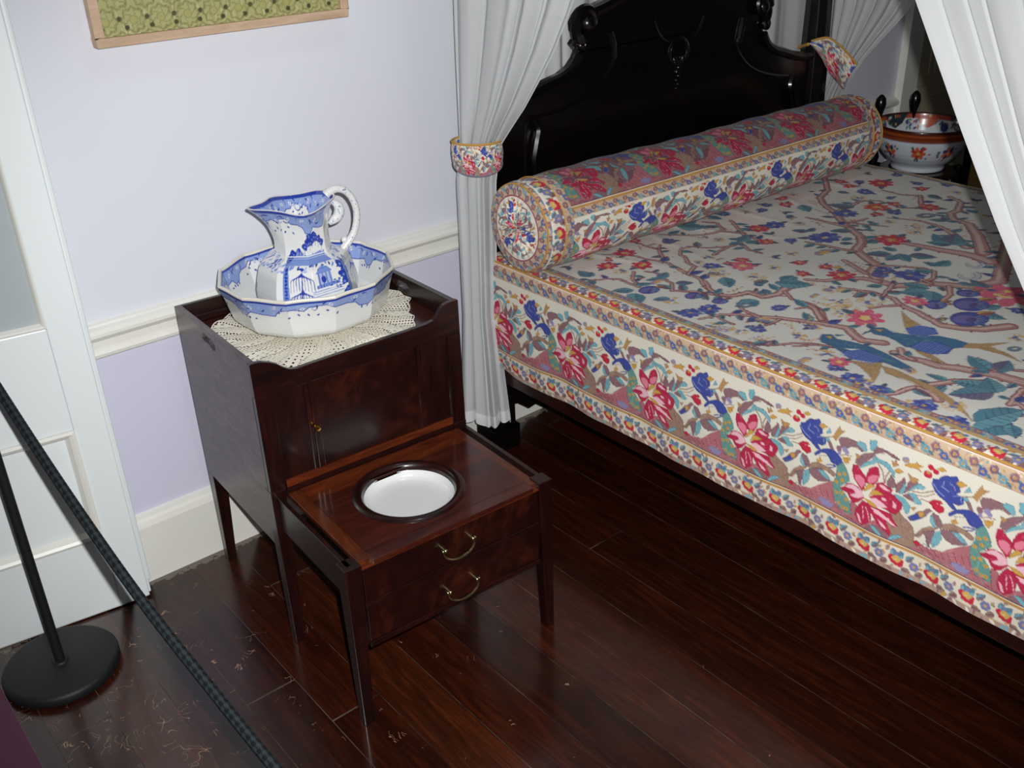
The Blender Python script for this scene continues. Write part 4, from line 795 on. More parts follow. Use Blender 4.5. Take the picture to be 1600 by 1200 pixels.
def revolve(name, prof, n, polyk, npoly, parent, colorf, mat=GLAZE, rot=0.0, warp=None):
    A = np.linspace(0, 2*PI, n, endpoint=False)[None, :]; pr = np.array([p[:2] for p in prof]); r = pr[:, 0:1]; z = pr[:, 1:2]
    kk = np.array([polyk(p) if callable(polyk) else polyk for p in prof])[:, None]
    R_ = r*polyf(A, npoly, kk, rot); Z = z+0*A
    if warp: R_, Z = warp(A, R_, Z, pr)
    Pn = np.stack([R_*np.cos(A), R_*np.sin(A), Z], -1)
    return gridmesh(name, Pn, mat, parent, colorf(A+0*Z, z+0*A, np.arange(len(prof))[:, None]+0*A), closed_u=True)
# basin: outside profile then inside, one skin
outp = smoothp([(.001, .004), (.120, .004), (.134, 0), (.140, .002), (.143, .007), (.165, .014), (.181, .026), (.188, .045), (.1975, .085), (.207, .112), (.2095, .120)], 1)
inp = smoothp([(.2095, .120), (.2085, .1245), (.203, .124), (.2005, .118), (.191, .08), (.180, .042), (.165, .022), (.13, .0135), (.001, .0125)], 1)
outp = dense(outp, .0016); inp = dense(inp, .0016); nout = len(outp)
CB = Canvas(1.29, .06, 900, POT, wrap=1.29); scroll_band(CB, .0, .048, .21, 1.29, 1, 3)
CBo = Canvas(1.29, .06, 900, POT, wrap=1.29); scroll_band(CBo, .0, .046, .3, 1.29, 1, 8)
def basin_col(A, Z, I):
    U = (A/(2*PI))*1.29; d = .122-Z
    ins = I >= nout
    c = np.where(ins[..., None], CB.sample(U, np.clip(d-.002, 0, .0595)), CBo.sample(U, np.clip(d-.004, 0, .0595)))
    c[(d > .055)] = lin(POT); c[(~ins) & (d < .0045)] = lin((226, 222, 208)); c[ins & (d < .0035)] = lin((226, 222, 208))
    g = (~ins) & (d > .105); c[g] = lin((206, 198, 182)); return c
def basin_warp(A, R_, Z, pr):
    wv = .0009*np.cos(A*12)*np.clip((Z-.09)/.03, 0, 1); return R_, Z+wv
revolve('bowl', outp+inp[1:], 1100, lambda p: np.clip((p[1]-.004)/.02, 0, 1)*.95 if p[0] > .14 else .2, 12, basin, basin_col, rot=.15, warp=basin_warp)

ewer = thing('ewer', 'blue willow-pattern white water jug with loop handle standing in the basin', 'jug', (BX, BY, .7235), CA)
jo = smoothp([(.001, .003), (.088, .003), (.094, 0), (.099, .004), (.108, .02), (.1165, .045), (.119, .07), (.114, .10), (.104, .135), (.096, .146), (.078, .155), (.066, .162), (.0635, .172), (.0625, .19), (.064, .215), (.067, .24), (.076, .262), (.083, .272), (.0855, .2755)], 1)
ji = smoothp([(.0855, .2755), (.0845, .2785), (.081, .2775), (.072, .262), (.061, .235), (.058, .20), (.059, .17), (.09, .14), (.1, .07), (.001, .04)], 1)
jo = dense(jo, .0014); ji = dense(ji, .0018); njo = len(jo)
SPA = math.radians(171)
def ewer_warp(A, R_, Z, pr):
    da = (A-SPA+PI) % (2*PI)-PI; t = np.clip((Z-.19)/.085, 0, 1)**1.6
    R2 = R_+t*(.027*np.exp(-(da/.36)**2))+t*.004*np.cos(da*4)
    dh = (A-SPA-PI+PI) % (2*PI)-PI
    Z2 = Z*.972+t*(.010*np.exp(-(da/.45)**2)+.012*np.exp(-(dh/.6)**2)-.004*np.cos(da*4+.5))
    return R2, Z2
def jug_canvas():
    W = 2*PI*.1; c = Canvas(W, .29, 1100, POT, wrap=W); r = random.Random(2)
    def an(deg): return math.radians(deg)*.1
    # canvas y is height; upper border hangs from the rim
    scroll_band(c, .278, .062, .21, W, -1, 5)
    # water and hill bands round the shoulder
    for i in range(260):
        x = r.random()*W; y = .135+r.random()*.032
        c.ell(x, y, .004+.003*r.random(), .002, r.random(), r.choice([BLU, BLM, BLL, BLM]))
    c.poly([(an(225), .165), (an(232), .183), (an(238), .186), (an(247), .166)], BLU); c.poly([(an(210), .150), (an(225), .168), (an(262), .166), (an(285), .172), (an(292), .150)], BLM)
    for i in range(30): x = an(226+r.random()*20); c.line([(x, .166), (x+.002, .172+r.random()*.01)], BLL, .001)
    for a_, z_ in ((258, .205), (263, .212), (268, .203), (272, .214), (276, .206), (255, .196), (262, .195), (250, .186), (283, .2), (290, .19), (222, .172), (218, .163), (330, .2), (340, .19), (345, .21)):
        tree_dots(c, an(a_), z_, .006, int(a_))
        c.line([(an(a_), z_), (an(a_)-.004, z_-.02)], BLU, .0012)
    # willow
    for cx, cz in ((239, .125), (239, .085), (330, .11), (150, .1), (60, .1)):
        x0 = an(cx); c.line([(x0-.003, cz-.05), (x0, cz-.02), (x0+.002, cz+.012)], BLU, .0034, .002)
        for q in range(-4, 5):
            if q == 0: continue
            t = np.linspace(0, 1, 8); dx = q*.0062; c.line(np.stack([x0+dx*np.minimum(1, t*2.2), cz+.012-.002*abs(q)-.038*t**1.7], 1), BLU, .0024, .0010)
    # pagoda terrace
    for cx in (268, 20, 110):
        x0 = an(cx)
        c.poly([(x0-.018, .132), (x0-.008, .142), (x0+.014, .142), (x0+.022, .132)], BLM, BLU, .0014)
        c.poly([(x0-.014, .105), (x0-.014, .131), (x0+.018, .131), (x0+.018, .105)], BLL, BLU, .0014)
        for q in range(4): c.line([(x0-.012+q*.009, .106), (x0-.012+q*.009, .13)], BLU, .0018)
        c.ell(x0-.002, .116, .006, .008, 0, BLU); c.poly([(x0-.02, .105), (x0+.034, .105), (x0+.034, .098), (x0-.02, .098)], BLM, BLU, .0014)
        for q in range(8): c.line([(x0-.018+q*.0065, .105), (x0-.018+q*.0065, .098)], BLU, .0012)
        for yy in (.092, .087, .081): c.line([(x0-.03, yy), (x0+.04, yy-.001)], BLM, .0016)
        for q in range(14): xx = x0+.012+.03*r.random(); yy = .085+.025*r.random(); c.poly([(xx-.004, yy), (xx, yy+.004), (xx+.004, yy)], BLU)
        for q in range(6): c.line([(x0-.02+q*.009, .066+.002*(q % 2)), (x0-.012+q*.009, .066+.002*(q % 2))], BLU, .0016)
        for q in range(120): tree_dots(c, x0+.045+.018*r.random(), .07+.07*r.random(), .004, q) if q % 8 == 0 else None
    for i in range(40):
        x = an(210+r.random()*26); y = .04+r.random()*.03; c.line([(x, y), (x+.004*(r.random()-.5), y+.014)], BLU, .001)
    for x in (an(300), an(215)):
        c.poly([(x, .05), (x, .15), (x+.012, .15), (x+.015, .05)], BLM)
        for q in range(12): c.ell(x+.007, .055+q*.008, .004, .003, q, BLU)
    c.band(.0, .03, POT); return c
CJ = jug_canvas(); CJi = Canvas(2*PI*.1, .29, 1100, POT, wrap=2*PI*.1); scroll_band(CJi, .276, .058, .16, 2*PI*.1, -1, 14)
def jug_col(A, Z, I):
    U = A*.1; ins = I >= njo; c = np.where(ins[..., None], CJi.sample(U, Z), CJ.sample(U, Z)); c[ins & (Z > .2768)] = lin((234, 230, 216)); return c
revolve('body', jo+ji[1:], 760, lambda p: .95 if p[1] < .17 else max(.25, .95-(p[1]-.17)*6), 8, ewer, jug_col, rot=.3, warp=ewer_warp)
# loop handle with an inner scroll
hd = SPA+PI; ux, uy = math.cos(hd), math.sin(hd)
def hp(d, z): return (ux*d, uy*d, z)
hpts = [(.070, .276), (.082, .284), (.098, .287), (.115, .281), (.129, .266), (.138, .245), (.141, .222), (.138, .198), (.130, .176), (.119, .160), (.108, .148), (.098, .138)]
def cat(p, n=6):
    p = [p[0]]+list(p)+[p[-1]]; out = []
    for i in range(1, len(p)-2):
        for j in range(n):
            t = j/n; out.append(tuple(.5*((2*p[i][k])+(-p[i-1][k]+p[i+1][k])*t+(2*p[i-1][k]-5*p[i][k]+4*p[i+1][k]-p[i+2][k])*t*t+(-p[i-1][k]+3*p[i][k]-3*p[i+1][k]+p[i+2][k])*t**3) for k in range(len(p[0]))))
    return out+[tuple(p[-2])]
hc = cat([hp(*q) for q in hpts]); t_ = np.linspace(0, 1, len(hc))
POTM = NT('speckled_glaze'); _sp = POTM.math('GREATER_THAN', POTM.noise(170, 3, POTM.objco(), .6), .62); POTM.set(Base_Color=POTM.mix(_sp, L4(*POT), L4(92, 112, 176)), Roughness=.25, Coat_Weight=.8, Coat_Roughness=.05); POTM = POTM.m
hm = MB().tube(hc, [.0105-.002*math.sin(PI*a) for a in t_], 14)
hm.ball(hp(.104, .160), .0085)
hm.build('handle', POTM, ewer, smooth=True)
lv = MB(); lc = cat([hp(.078, .262), hp(.092, .252), hp(.099, .238), hp(.094, .222), hp(.080, .212), hp(.070, .206)]); lv.tube(lc, [.004+.009*math.sin(PI*i/(len(lc)-1)) for i in range(len(lc))], 12)
lv.build('leaf_scroll', POTM, ewer, smooth=True)
# ------------------------------------------------------------------ four-poster bed
BX0, BX1, BZ = 2.094, 3.70, .675           # near side, far side and top of the made bed
bed = thing('four_poster_bed', 'dark carved four-poster bed with tall scrolled headboard', 'bed', (2.9, -1.05, 0))
def bsh(mb): mb.v = [(x-2.9, y+1.05, z) for x, y, z in mb.v]; return mb
def bb(mb, name, mat, parent=bed, **k): return bsh(mb).build(name, mat, parent, **k)
def post(cx, cy, lean=0.0, head=True):
    mb = MB(); mb.box((cx-.052, cy-.05, 0), (cx+.052, cy+.047, .08))
    bb(mb, 'block_foot', EBON, bevel=.003)
    m2 = MB(); m2.hexa([(cx-.038, cy-.038, .08), (cx+.044, cy-.038, .08), (cx+.044, cy+.038, .08), (cx-.038, cy+.038, .08)], [(cx-.042, cy-.04, .70), (cx+.044, cy-.04, .70), (cx+.044, cy+.04, .70), (cx-.042, cy+.04, .70)])
    m2.lathe([(.05, .70), (.057, .72), (.048, .74), (.056, .77), (.054, .95), (.047, 1.25), (.04, 1.6), (.034, 2.0), (.034, 2.2)], (cx, cy, 0), 10)
    k = len(m2.v)
    m2.v = [(x+lean*max(0, z-.3), y, z) for x, y, z in m2.v]
    bb(m2, 'post', EBON, bevel=.002)
post(2.151, -.107, -.022); post(3.700, -.107, -.012); post(2.151, -2.12); post(3.700, -2.12)
bb(MB().box((2.118, -2.09, .266), (2.142, -.14, .47)), 'side_rail', RAILW, bevel=.003)
bb(MB().box((3.67, -2.09, .266), (3.695, -.14, .47)), 'side_rail', RAILW, bevel=.003)
bb(MB().box((2.19, -2.13, .266), (3.66, -2.10, .52)), 'foot_rail', RAILW, bevel=.003)
bb(MB().box((2.1, -2.15, 2.2), (3.74, -2.11, 2.25)).box((2.1, -.13, 2.2), (3.74, -.09, 2.25)).box((2.1, -2.11, 2.2), (2.14, -.13, 2.25)).box((3.70, -2.11, 2.2), (3.74, -.13, 2.25)), 'tester_rail', EBON)
HM = 2.928; 
def tz(x, z): return z-.045*(x-HM)
half = [(.735, 1.075), (.66, 1.076), (.60, 1.086), (.55, 1.100), (.50, 1.112), (.462, 1.130), (.440, 1.152), (.430, 1.170)]
half2 = [(.428, 1.205), (.445, 1.225), (.448, 1.25), (.432, 1.272), (.40, 1.286), (.36, 1.294), (.30, 1.312), (.24, 1.338), (.18, 1.372), (.12, 1.40), (.06, 1.422), (0, 1.43)]
hf = half+[(.437, 1.176), (.452, 1.19), (.440, 1.203)]+half2
top = [(HM-a, z) for a, z in hf]+[(HM+a, z) for a, z in reversed(hf[:-1])]
bot = [(HM+.735, .16), (HM+.66, .12), (HM+.60, .145), (HM+.54, .085), (HM+.44, .07), (HM-.44, .07), (HM-.585, .066), (HM-.625, .098), (HM-.655, .092), (HM-.70, .128), (HM-.735, .135)]
out = [(x, tz(x, z) if z > .5 else z) for x, z in top+bot]
bb(MB().prism([out], 1, -.122, -.092), 'headboard', EBON, bevel=.004)
def tw(mb, pts, r, n=8): mb.tube([(x, y, tz(x, z)) for x, y, z in pts], r, n)
hb = MB()
for s in (-1, 1):
    e1 = cat([(HM+s*a, -.123, z-.012) for a, z in half]); tw(hb, e1, .016)
    e2 = cat([(HM+s*a*.985, -.123, z-.014) for a, z in half2]); tw(hb, e2, .018)
    # big and small volutes
    for (cx, cz, R) in ((.404, 1.246, .050), (.430, 1.186, .025)):
        sp = [(HM+s*(cx+R*(1-t/7.5)*math.cos(t*1.0)*.9), -.125-.003*t, cz+R*(1-t/7.5)*math.sin(t)) for t in np.linspace(0, 6.6, 26)]
        tw(hb, sp, [R*.34*(1-.6*i/25) for i in range(26)]); hb.ball((HM+s*cx, -.128, tz(HM+s*cx, cz)), R*.55)
    # inner bead lines following the outline
    i1 = cat([(HM+s*.30, -.121, 1.215), (HM+s*.29, -.121, 1.18), (HM+s*.285, -.121, 1.14), (HM+s*.31, -.121, 1.10), (HM+s*.36, -.121, 1.06), (HM+s*.43, -.121, 1.03), (HM+s*.52, -.121, 1.01), (HM+s*.60, -.121, 1.0), (HM+s*.64, -.121, .98), (HM+s*.645, -.121, .86), (HM+s*.645, -.121, .74)]); tw(hb, i1, .0065)
    tw(hb, cat([(HM+s*.31, -.128, 1.215), (HM+s*.30, -.132, 1.18), (HM+s*.292, -.128, 1.14)]), .010)
    p1 = cat([(HM+s*.615, -.126, 1.0), (HM+s*.60, -.13, .97), (HM+s*.612, -.134, .93), (HM+s*.622, -.134, .88), (HM+s*.61, -.13, .82), (HM+s*.60, -.126, .76)]); tw(hb, p1, .014)
    tw(hb, cat([(HM+s*.115, -.122, 1.235), (HM+s*.10, -.122, 1.205), (HM+s*.075, -.122, 1.18), (HM+s*.045, -.122, 1.165)]), .004)
rr = .043
hb.tube([(HM+rr*math.cos(a), -.124, 1.135+rr*.95*math.sin(a)) for a in np.linspace(0, 2*PI, 26, endpoint=False)], .0065, 8, closed=True)
for q in range(7): a = -PI*q/6; hb.ball((HM+.02*math.cos(a), -.124, 1.112+.015*math.sin(a)), .011)
for q in range(6): hb.ball((HM+.004*(-1)**q, -.123, 1.085-.013*q), .010-.0012*q)
for q in range(9): a = q*.7; hb.ball((HM+.03*math.cos(a), -.126, 1.33+.03*math.sin(a)), .014)
bb(hb, 'carving', EBON, smooth=True)

# ------------------------------------------------------------------ bedspread (top, drops), printed
RC = .028; ARC = RC*PI/2
def prof_t(t):
    """t = distance from the piping on the shoulder, + down the side, - towards the middle; returns x offset, z"""
    s = t+ARC/2                              # distance from the start of the curve on top
    ang = np.clip(s/RC, 0, PI/2)
    x = np.where(s < 0, RC-s, RC-RC*np.sin(ang)); z = np.where(s < 0, 0, -(RC-RC*np.cos(ang)))
    z = np.where(s > ARC, -RC-(s-ARC), z); return x, z
spread = thing('bedspread', 'cream chintz bedspread printed with flowering trees, peacocks and floral border', 'bedspread', (2.9, -1.05, 0))
yv = np.arange(-.115, -2.0, -.0024)
ts = np.arange(0, .3425, .0021)
T_, Yv = np.meshgrid(ts, yv, indexing='ij')
xo, zo = prof_t(T_)
dn = np.clip(T_/.34, 0, 1)
drop = .0025*np.sin(Yv*9+1)*dn+.002*np.sin(Yv*23)*dn
sag = .006*np.sin((Yv+.1)*2.1)
hem = np.clip((T_-.27)/.07, 0, 1)
X_ = BX0+xo-.003*np.sin(Yv*17+.6)*dn-.0035*dn; X_ = X_+.0016*np.sin(Yv*41+T_*30)*dn
Z_ = BZ+zo+drop+sag*np.clip(1-dn*.5, 0, 1)*.3+np.clip((Yv+.45)/.35, 0, 1)**2*.028*hem
Cc = TILEC.sample(-Yv, T_)
P3 = np.stack([X_-2.9, Yv+1.05, Z_], -1)
gridmesh('side_drop', P3, PRINT, spread, Cc)
Wt = BX1-BX0
xs = np.concatenate([-np.arange(0, .07, .0022), -np.arange(.07, Wt-.03, .0028)])  # t going inwards
yv2 = np.concatenate([np.arange(-.152, -1.86, -.0028), np.arange(-1.86, -2.072, -.012)])
T2, Y2 = np.meshgrid(xs, yv2, indexing='ij'); xo, zo = prof_t(T2)
FC = make_field(Wt, 2.15)
Xw = BX0+xo; u_ = (Xw-BX0)
field = FC.sample(u_, -Y2); tile = TILEC.sample(-Y2, T2)
mk = (T2 > -.0665)[..., None]; far = (Xw > BX1-.06)
Cc = np.where(mk, tile, field); Cf = TILEC.sample(-Y2, -(BX1-Xw)-.002); Cc = np.where(far[..., None], Cf, Cc)
Zt = BZ+zo+.0022*np.sin(u_*11+Y2*4)*np.clip(u_*6, 0, 1)+.003*np.sin(Y2*7+u_*3)*np.clip(u_*4, 0, 1)+.006*np.sin((Y2+.1)*2.1)*.3
# soft creases running out from under the bolster
for k_, (x0, a_) in enumerate(((.25, .35), (.47, -.2), (.62, .5), (.83, .1), (1.05, -.3), (1.28, .2))):
    d = (u_-x0)-a_*(-Y2-.42); Zt = Zt+.0028*np.exp(-(d/.016)**2)*np.exp(-np.maximum(-Y2-.45, 0)/.16)
Zt = Zt-np.clip((u_-(Wt-.035))/.035, 0, 1)**2*.02
gridmesh('top_panel', np.stack([Xw-2.9, Y2+1.05, Zt], -1), PRINT, spread, Cc)
# far side and foot drops (coarser, mostly out of sight)
tz_, yy = np.meshgrid(np.arange(0, .32, .01), np.arange(-.152, -2.072, -.01), indexing='ij')
gridmesh('side_drop', np.stack([BX1-2.9-.003+tz_*0+.004*np.sin(yy*20), yy+1.05, BZ-.018-tz_], -1), PRINT, spread, TILEC.sample(-yy, tz_))
tz_, xx = np.meshgrid(np.arange(0, .32, .01), np.arange(BX0+.02, BX1, .01), indexing='ij')
gridmesh('foot_drop', np.stack([xx-2.9, -2.074+1.05+tz_*0+.004*np.sin(xx*20), BZ-tz_], -1), PRINT, spread, TILEC.sample(xx, tz_))
pp = [(BX0+float(prof_t(0.)[0])-2.9-.0006, float(y)+1.05, BZ+float(prof_t(0.)[1])+.0006+.0018*math.sin((float(y)+.1)*2.1)) for y in np.arange(-.12, -2.05, -.02)]
MB().tube(pp, .0028, 8).build('piping', PIPING, spread, smooth=True)
# mattress under the spread
mt = MB().box((2.20, -2.07, .475), (3.655, -.150, .655)).build('mattress', plain('ticking', (200, 196, 186), .9), None, bevel=.03)
tag(mt, 'plain mattress filling the bed under the printed bedspread', 'mattress')

# ------------------------------------------------------------------ bolster
BR = .127; bx0, bx1 = 2.080, 3.600
bol = thing('bolster', 'long round bolster pillow in flowered chintz lying across the head of bed', 'bolster', ((bx0+bx1)/2, -.342, BZ+.002), -.020)
LB = bx1-bx0; ss = np.arange(-LB/2, LB/2+.001, .0025); ph = np.concatenate([np.arange(0, 150, 1.05), np.arange(150, 360, 5)]); ph = np.radians(ph-15)
S_, F_ = np.meshgrid(ss, ph, indexing='ij')
RL = 60.0
def bol_col(S, F):
    """F: angle from the top towards the foot of the bed"""
    d = (np.degrees(F)-59.5)*math.pi/180*BR; a = (S+LB/2+bx0)-2.264+.216+.0
    up_ = TILEC.sample(a, np.clip(.27+d, -.07, .27)); band_ = TILEC.sample(a, np.clip(.0065+(d-.0095)*1.5, .0066, .0445)); low = TILEC.sample(a, np.clip(.0462+(d-.034)*1.12+.016*np.clip((d-.034)/.01, 0, 1), .0466, .27)); br_ = TILEC.sample(a, np.clip(.27+d, .27, .2805))
    c = np.where((d < 0)[..., None], up_, np.where((d < .0098)[..., None], br_, np.where((d < .033)[..., None], band_, low)))
    # upper print stands on a mauve ground
    t = (c.min(-1) > .5)&(d < 0); c[t] = lin((128, 86, 98)); c[d < 0] *= .78  # upper part darkened: shade on the curved top put into the print
    # end bands
    e = (S+LB/2); e2 = LB/2-S
    for ee in (e, e2):
        al = F*BR
        c = np.where((ee < .092)[..., None], TILEC.sample(al, np.clip(.0065+(ee-.062)*1.0, .0066, .0445)), c)
        c = np.where((ee < .062)[..., None], lin((208, 160, 78)), c)
        c = np.where((ee < .058)[..., None], TILEC.sample(al, -.0365+np.clip(ee-.014, 0, .044)*.75), c)
        c = np.where((ee < .014)[..., None], TILEC.sample(al, .012+ee), c)
    return c
rad = BR*(1-.10*np.clip((np.abs(S_)-LB/2+.03)/.03, 0, 1)**3)+.0018*np.sin(F_*3+S_*9)+.0016*np.sin(S_*37+F_*2)
flat = BR+rad*np.cos(F_); flat = np.maximum(flat, .0035)
Pb = np.stack([S_, -rad*np.sin(F_), flat], -1)
gridmesh('cover', Pb, PRINT, bol, bol_col(S_, F_), closed_u=True)
def bol_end(sgn):
    rr, aa = np.meshgrid(np.linspace(.003, BR*.93, 60), np.linspace(0, 2*PI, 480, endpoint=False), indexing='ij')
    q = rr/BR
    pl = .0035*np.sin(aa*22+np.sin(aa*3))*np.clip(q/.25, 0, 1)*np.clip((.72-q)/.3, 0, 1)
    xx = sgn*(LB/2+.012*(1-q**2)*1.0-.010*np.exp(-(q/.13)**2)+pl)
    P_ = np.stack([xx, rr*np.sin(aa)*-sgn, np.maximum(BR+rr*np.cos(aa), .004)], -1)
    al = aa*.13*1.0
    c = TILEC.sample(al*1.13, .05+.15*(1-q/.7)); c = np.where((q > .70)[..., None], TILEC.sample(aa*BR, .0065+(q-.70)/.3*.038), c)
    c[(q > .69)&(q < .715)] = lin((158, 70, 90))
    gridmesh('end_panel', P_, PRINT, bol, c, closed_u=True)
    MB().tube([(sgn*(LB/2-.002), -BR*.945*math.sin(a), max(BR+BR*.945*math.cos(a), .006)) for a in np.linspace(0, 2*PI, 60, endpoint=False)], .0024, 8, closed=True).build('piping', PIPING, bol, smooth=True)
bol_end(-1); bol_end(1)
for e in (.060, LB-.060):
    MB().tube([(-LB/2+e, -(BR-.0004)*math.sin(a), max(BR+(BR-.0004)*math.cos(a), .005)) for a in np.linspace(0, 2*PI, 60, endpoint=False)], .0016, 8, closed=True).build('piping', PIPING, bol, smooth=True)

# ------------------------------------------------------------------ sheer curtains
def interp(tab, z):
    zs = [t[0] for t in tab]; return np.interp(z, zs, [t[1] for t in tab])
def curtain(name, zs, A, B, amp, npl, seed, mat=SHEER, cols=420, parent=None, sharp=.55):
    r = np.random.default_rng(seed); S = np.linspace(0, 1, cols)[None, :]; Z = np.asarray(zs)[:, None]
    ax, ay = A; bx_, by_ = B
    a = np.stack([np.interp(Z, *zip(*[(t[0], t[1]) for t in ax])), np.interp(Z, *zip(*[(t[0], t[1]) for t in ay]))], -1)
    b = np.stack([np.interp(Z, *zip(*[(t[0], t[1]) for t in bx_])), np.interp(Z, *zip(*[(t[0], t[1]) for t in by_]))], -1)
    P = a+(b-a)*S[..., None]; d = (b-a); L = np.linalg.norm(d, axis=-1, keepdims=True)+1e-6; nrm = np.stack([-d[..., 1], d[..., 0]], -1)/L
    warp = S+.05*np.sin(2*PI*S*1.3+r.random()*6)+.018*np.sin(2*PI*S*3.1+r.random()*6)
    w1 = 2*PI*npl*warp; am = np.interp(Z, *zip(*[(t[0], t[1]) for t in amp]))
    f = np.sin(w1+sharp*np.sin(w1))+.28*np.sin(w1*2.3+1.3)+.35*np.sin(w1*.47+seed)+.03*np.sin(w1*5.1+Z*2)
    f = f+.18*np.sin(Z*5+w1*.5)
    env = np.minimum(1, np.minimum(S, 1-S)*14+.25)
    P = P+nrm*(f*am*env)[..., None]; P = P+ (d/L)*(np.cos(w1)*am*.55*env)[..., None]
    G = np.concatenate([P, np.broadcast_to(Z[..., None], P.shape[:2]+(1,))], -1)
    return G
def T(*p): return sorted(p)
# left: hung down the near side, drawn back to the head post
cl = thing('sheer_curtain', 'white sheer curtain tied back to the near head post, beside the commode', 'curtain', (2.09, -.16, .12), group=None)
zs1 = np.concatenate([np.arange(.16, 1.0, .012), np.arange(1.0, 2.2, .012)])
AX = T((.13, 2.000), (.5, 2.032), (.9, 2.032), (1.0, 2.050), (1.3, 2.052), (2.2, 2.07)); AY = T((.13, -.115), (.5, -.115), (.98, -.12), (1.2, -.12), (2.2, -.13))
BXx = T((.13, 2.105), (.5, 2.100), (.9, 2.110), (1.0, 2.118), (1.1, 2.112), (2.2, 2.10)); BYy = T((.13, -.235), (.5, -.190), (.9, -.20), (1.0, -.215), (1.05, -.262), (1.115, -.325), (1.19, -.385), (1.27, -.445), (1.36, -.50), (1.6, -.62), (2.2, -.86))
AMP = T((.13, .016), (.5, .013), (.98, .009), (1.15, .011), (1.5, .016), (2.2, .02))
def off(G, o): G = G.copy(); G[..., 0] -= o[0]; G[..., 1] -= o[1]; G[..., 2] -= o[2]; return G
G1 = curtain('c', zs1, (AX, AY), (BXx, BYy), AMP, 4.2, 3)
gridmesh('drape', off(G1, (2.09, -.16, .12)), SHEER, cl)
zsh = np.arange(.146, .186, .006); Gh = curtain('c', zsh, (AX, AY), (BXx, BYy), AMP, 4.2, 3)
Gh[..., 0] -= .0015; Gh[..., 1] -= .0015; Gh[..., 2] += .010*np.sin(np.linspace(0, 9, Gh.shape[1]))[None, :]
gridmesh('hem', off(Gh, (2.09, -.16, .12)), HEMM, cl)
Gs = G1[:, -12:].copy(); Gs[..., 0] += .001; Gs[..., 1] -= .001
gridmesh('hem', off(Gs[:], (2.09, -.16, .12)), HEMM, cl)
# near foot curtain
cf = thing('sheer_curtain', 'large white sheer curtain sweeping down in front of the foot of bed', 'curtain', (2.1, -2.0, .12))
zs2 = np.arange(.5, 2.2, .014)
AX2 = T((.5, 2.10), (2.2, 2.10)); AY2 = T((.5, -1.98), (.72, -1.93), (.80, -1.83), (.88, -1.745), (.984, -1.656), (1.1, -1.578), (1.25, -1.486), (1.45, -1.368), (1.7, -1.24), (2.2, -1.02))
BX2 = T((.5, 2.09), (2.2, 2.09)); BY2 = T((.5, -2.12), (.72, -2.10), (2.2, -2.16))
G2 = curtain('c', zs2, (AX2, AY2), (BX2, BY2), T((.5, .004), (.8, .004), (1.2, .005), (2.2, .007)), 3.2, 9)
S2 = np.linspace(0, 1, G2.shape[1])[None, :]; Z2_ = zs2[:, None]
for s0, d_ in ((.052, .0045), (.118, .006), (.172, .006), (.235, .005), (.33, .006), (.45, .005), (.6, .006), (.78, .005)):
    c_ = s0+.006*np.sin(Z2_*3+s0*40); G2[..., 0] += d_*.55*np.exp(-((S2-c_)/.0032)**2)+d_*.25*np.exp(-np.clip(S2-c_, 0, 1)/.02)*(S2 > c_)
gridmesh('drape', off(G2, (2.1, -2.0, .12)), SHEER, cf)
zs2b = np.arange(.13, .5, .012); G2b = curtain('c', zs2b, (T((.1, 2.09), (.5, 2.10)), T((.1, -1.96), (.5, -1.98))), (T((.1, 2.08), (.5, 2.09)), T((.1, -2.16), (.5, -2.12))), T((.1, .014), (.5, .008)), 7.0, 9)
gridmesh('drape', off(G2b, (2.1, -2.0, .12)), SHEER, cf)
# far head curtain
cr_ = thing('sheer_curtain', 'white sheer curtain tied back to the far head post, by the wall', 'curtain', (3.72, -.15, .12))
AX3 = T((.13, 3.775), (.8, 3.775), (1.0, 3.755), (2.2, 3.74)); AY3 = T((.13, -.06), (.85, -.08), (1.0, -.13), (2.2, -.13))
BX3 = T((.13, 3.80), (.8, 3.80), (.95, 3.74), (2.2, 3.72)); BY3 = T((.13, -.19), (.85, -.175), (.95, -.24), (1.02, -.282), (1.18, -.415), (1.24, -.45), (1.5, -.60), (2.2, -.86))
G3 = curtain('c', np.arange(.12, 2.2, .014), (AX3, AY3), (BX3, BY3), T((.13, .014), (.9, .008), (1.3, .014), (2.2, .02)), 4.0, 21, cols=260)
gridmesh('drape', off(G3, (3.72, -.15, .12)), SHEER, cr_)
# panel across the head
ch = thing('sheer_curtain', 'white sheer panel hanging behind the carved headboard', 'curtain', (2.93, -.055, .2))
Gp = curtain('c', np.arange(.2, 2.2, .03), (T((.2, 2.16), (2.2, 2.12)), T((.2, -.055), (2.2, -.055))), (T((.2, 3.72), (2.2, 3.72)), T((.2, -.055), (2.2, -.055))), T((.2, .008), (2.2, .010)), 16, 33, cols=900)
gridmesh('drape', off(Gp, (2.93, -.055, .2)), SHEER, ch)

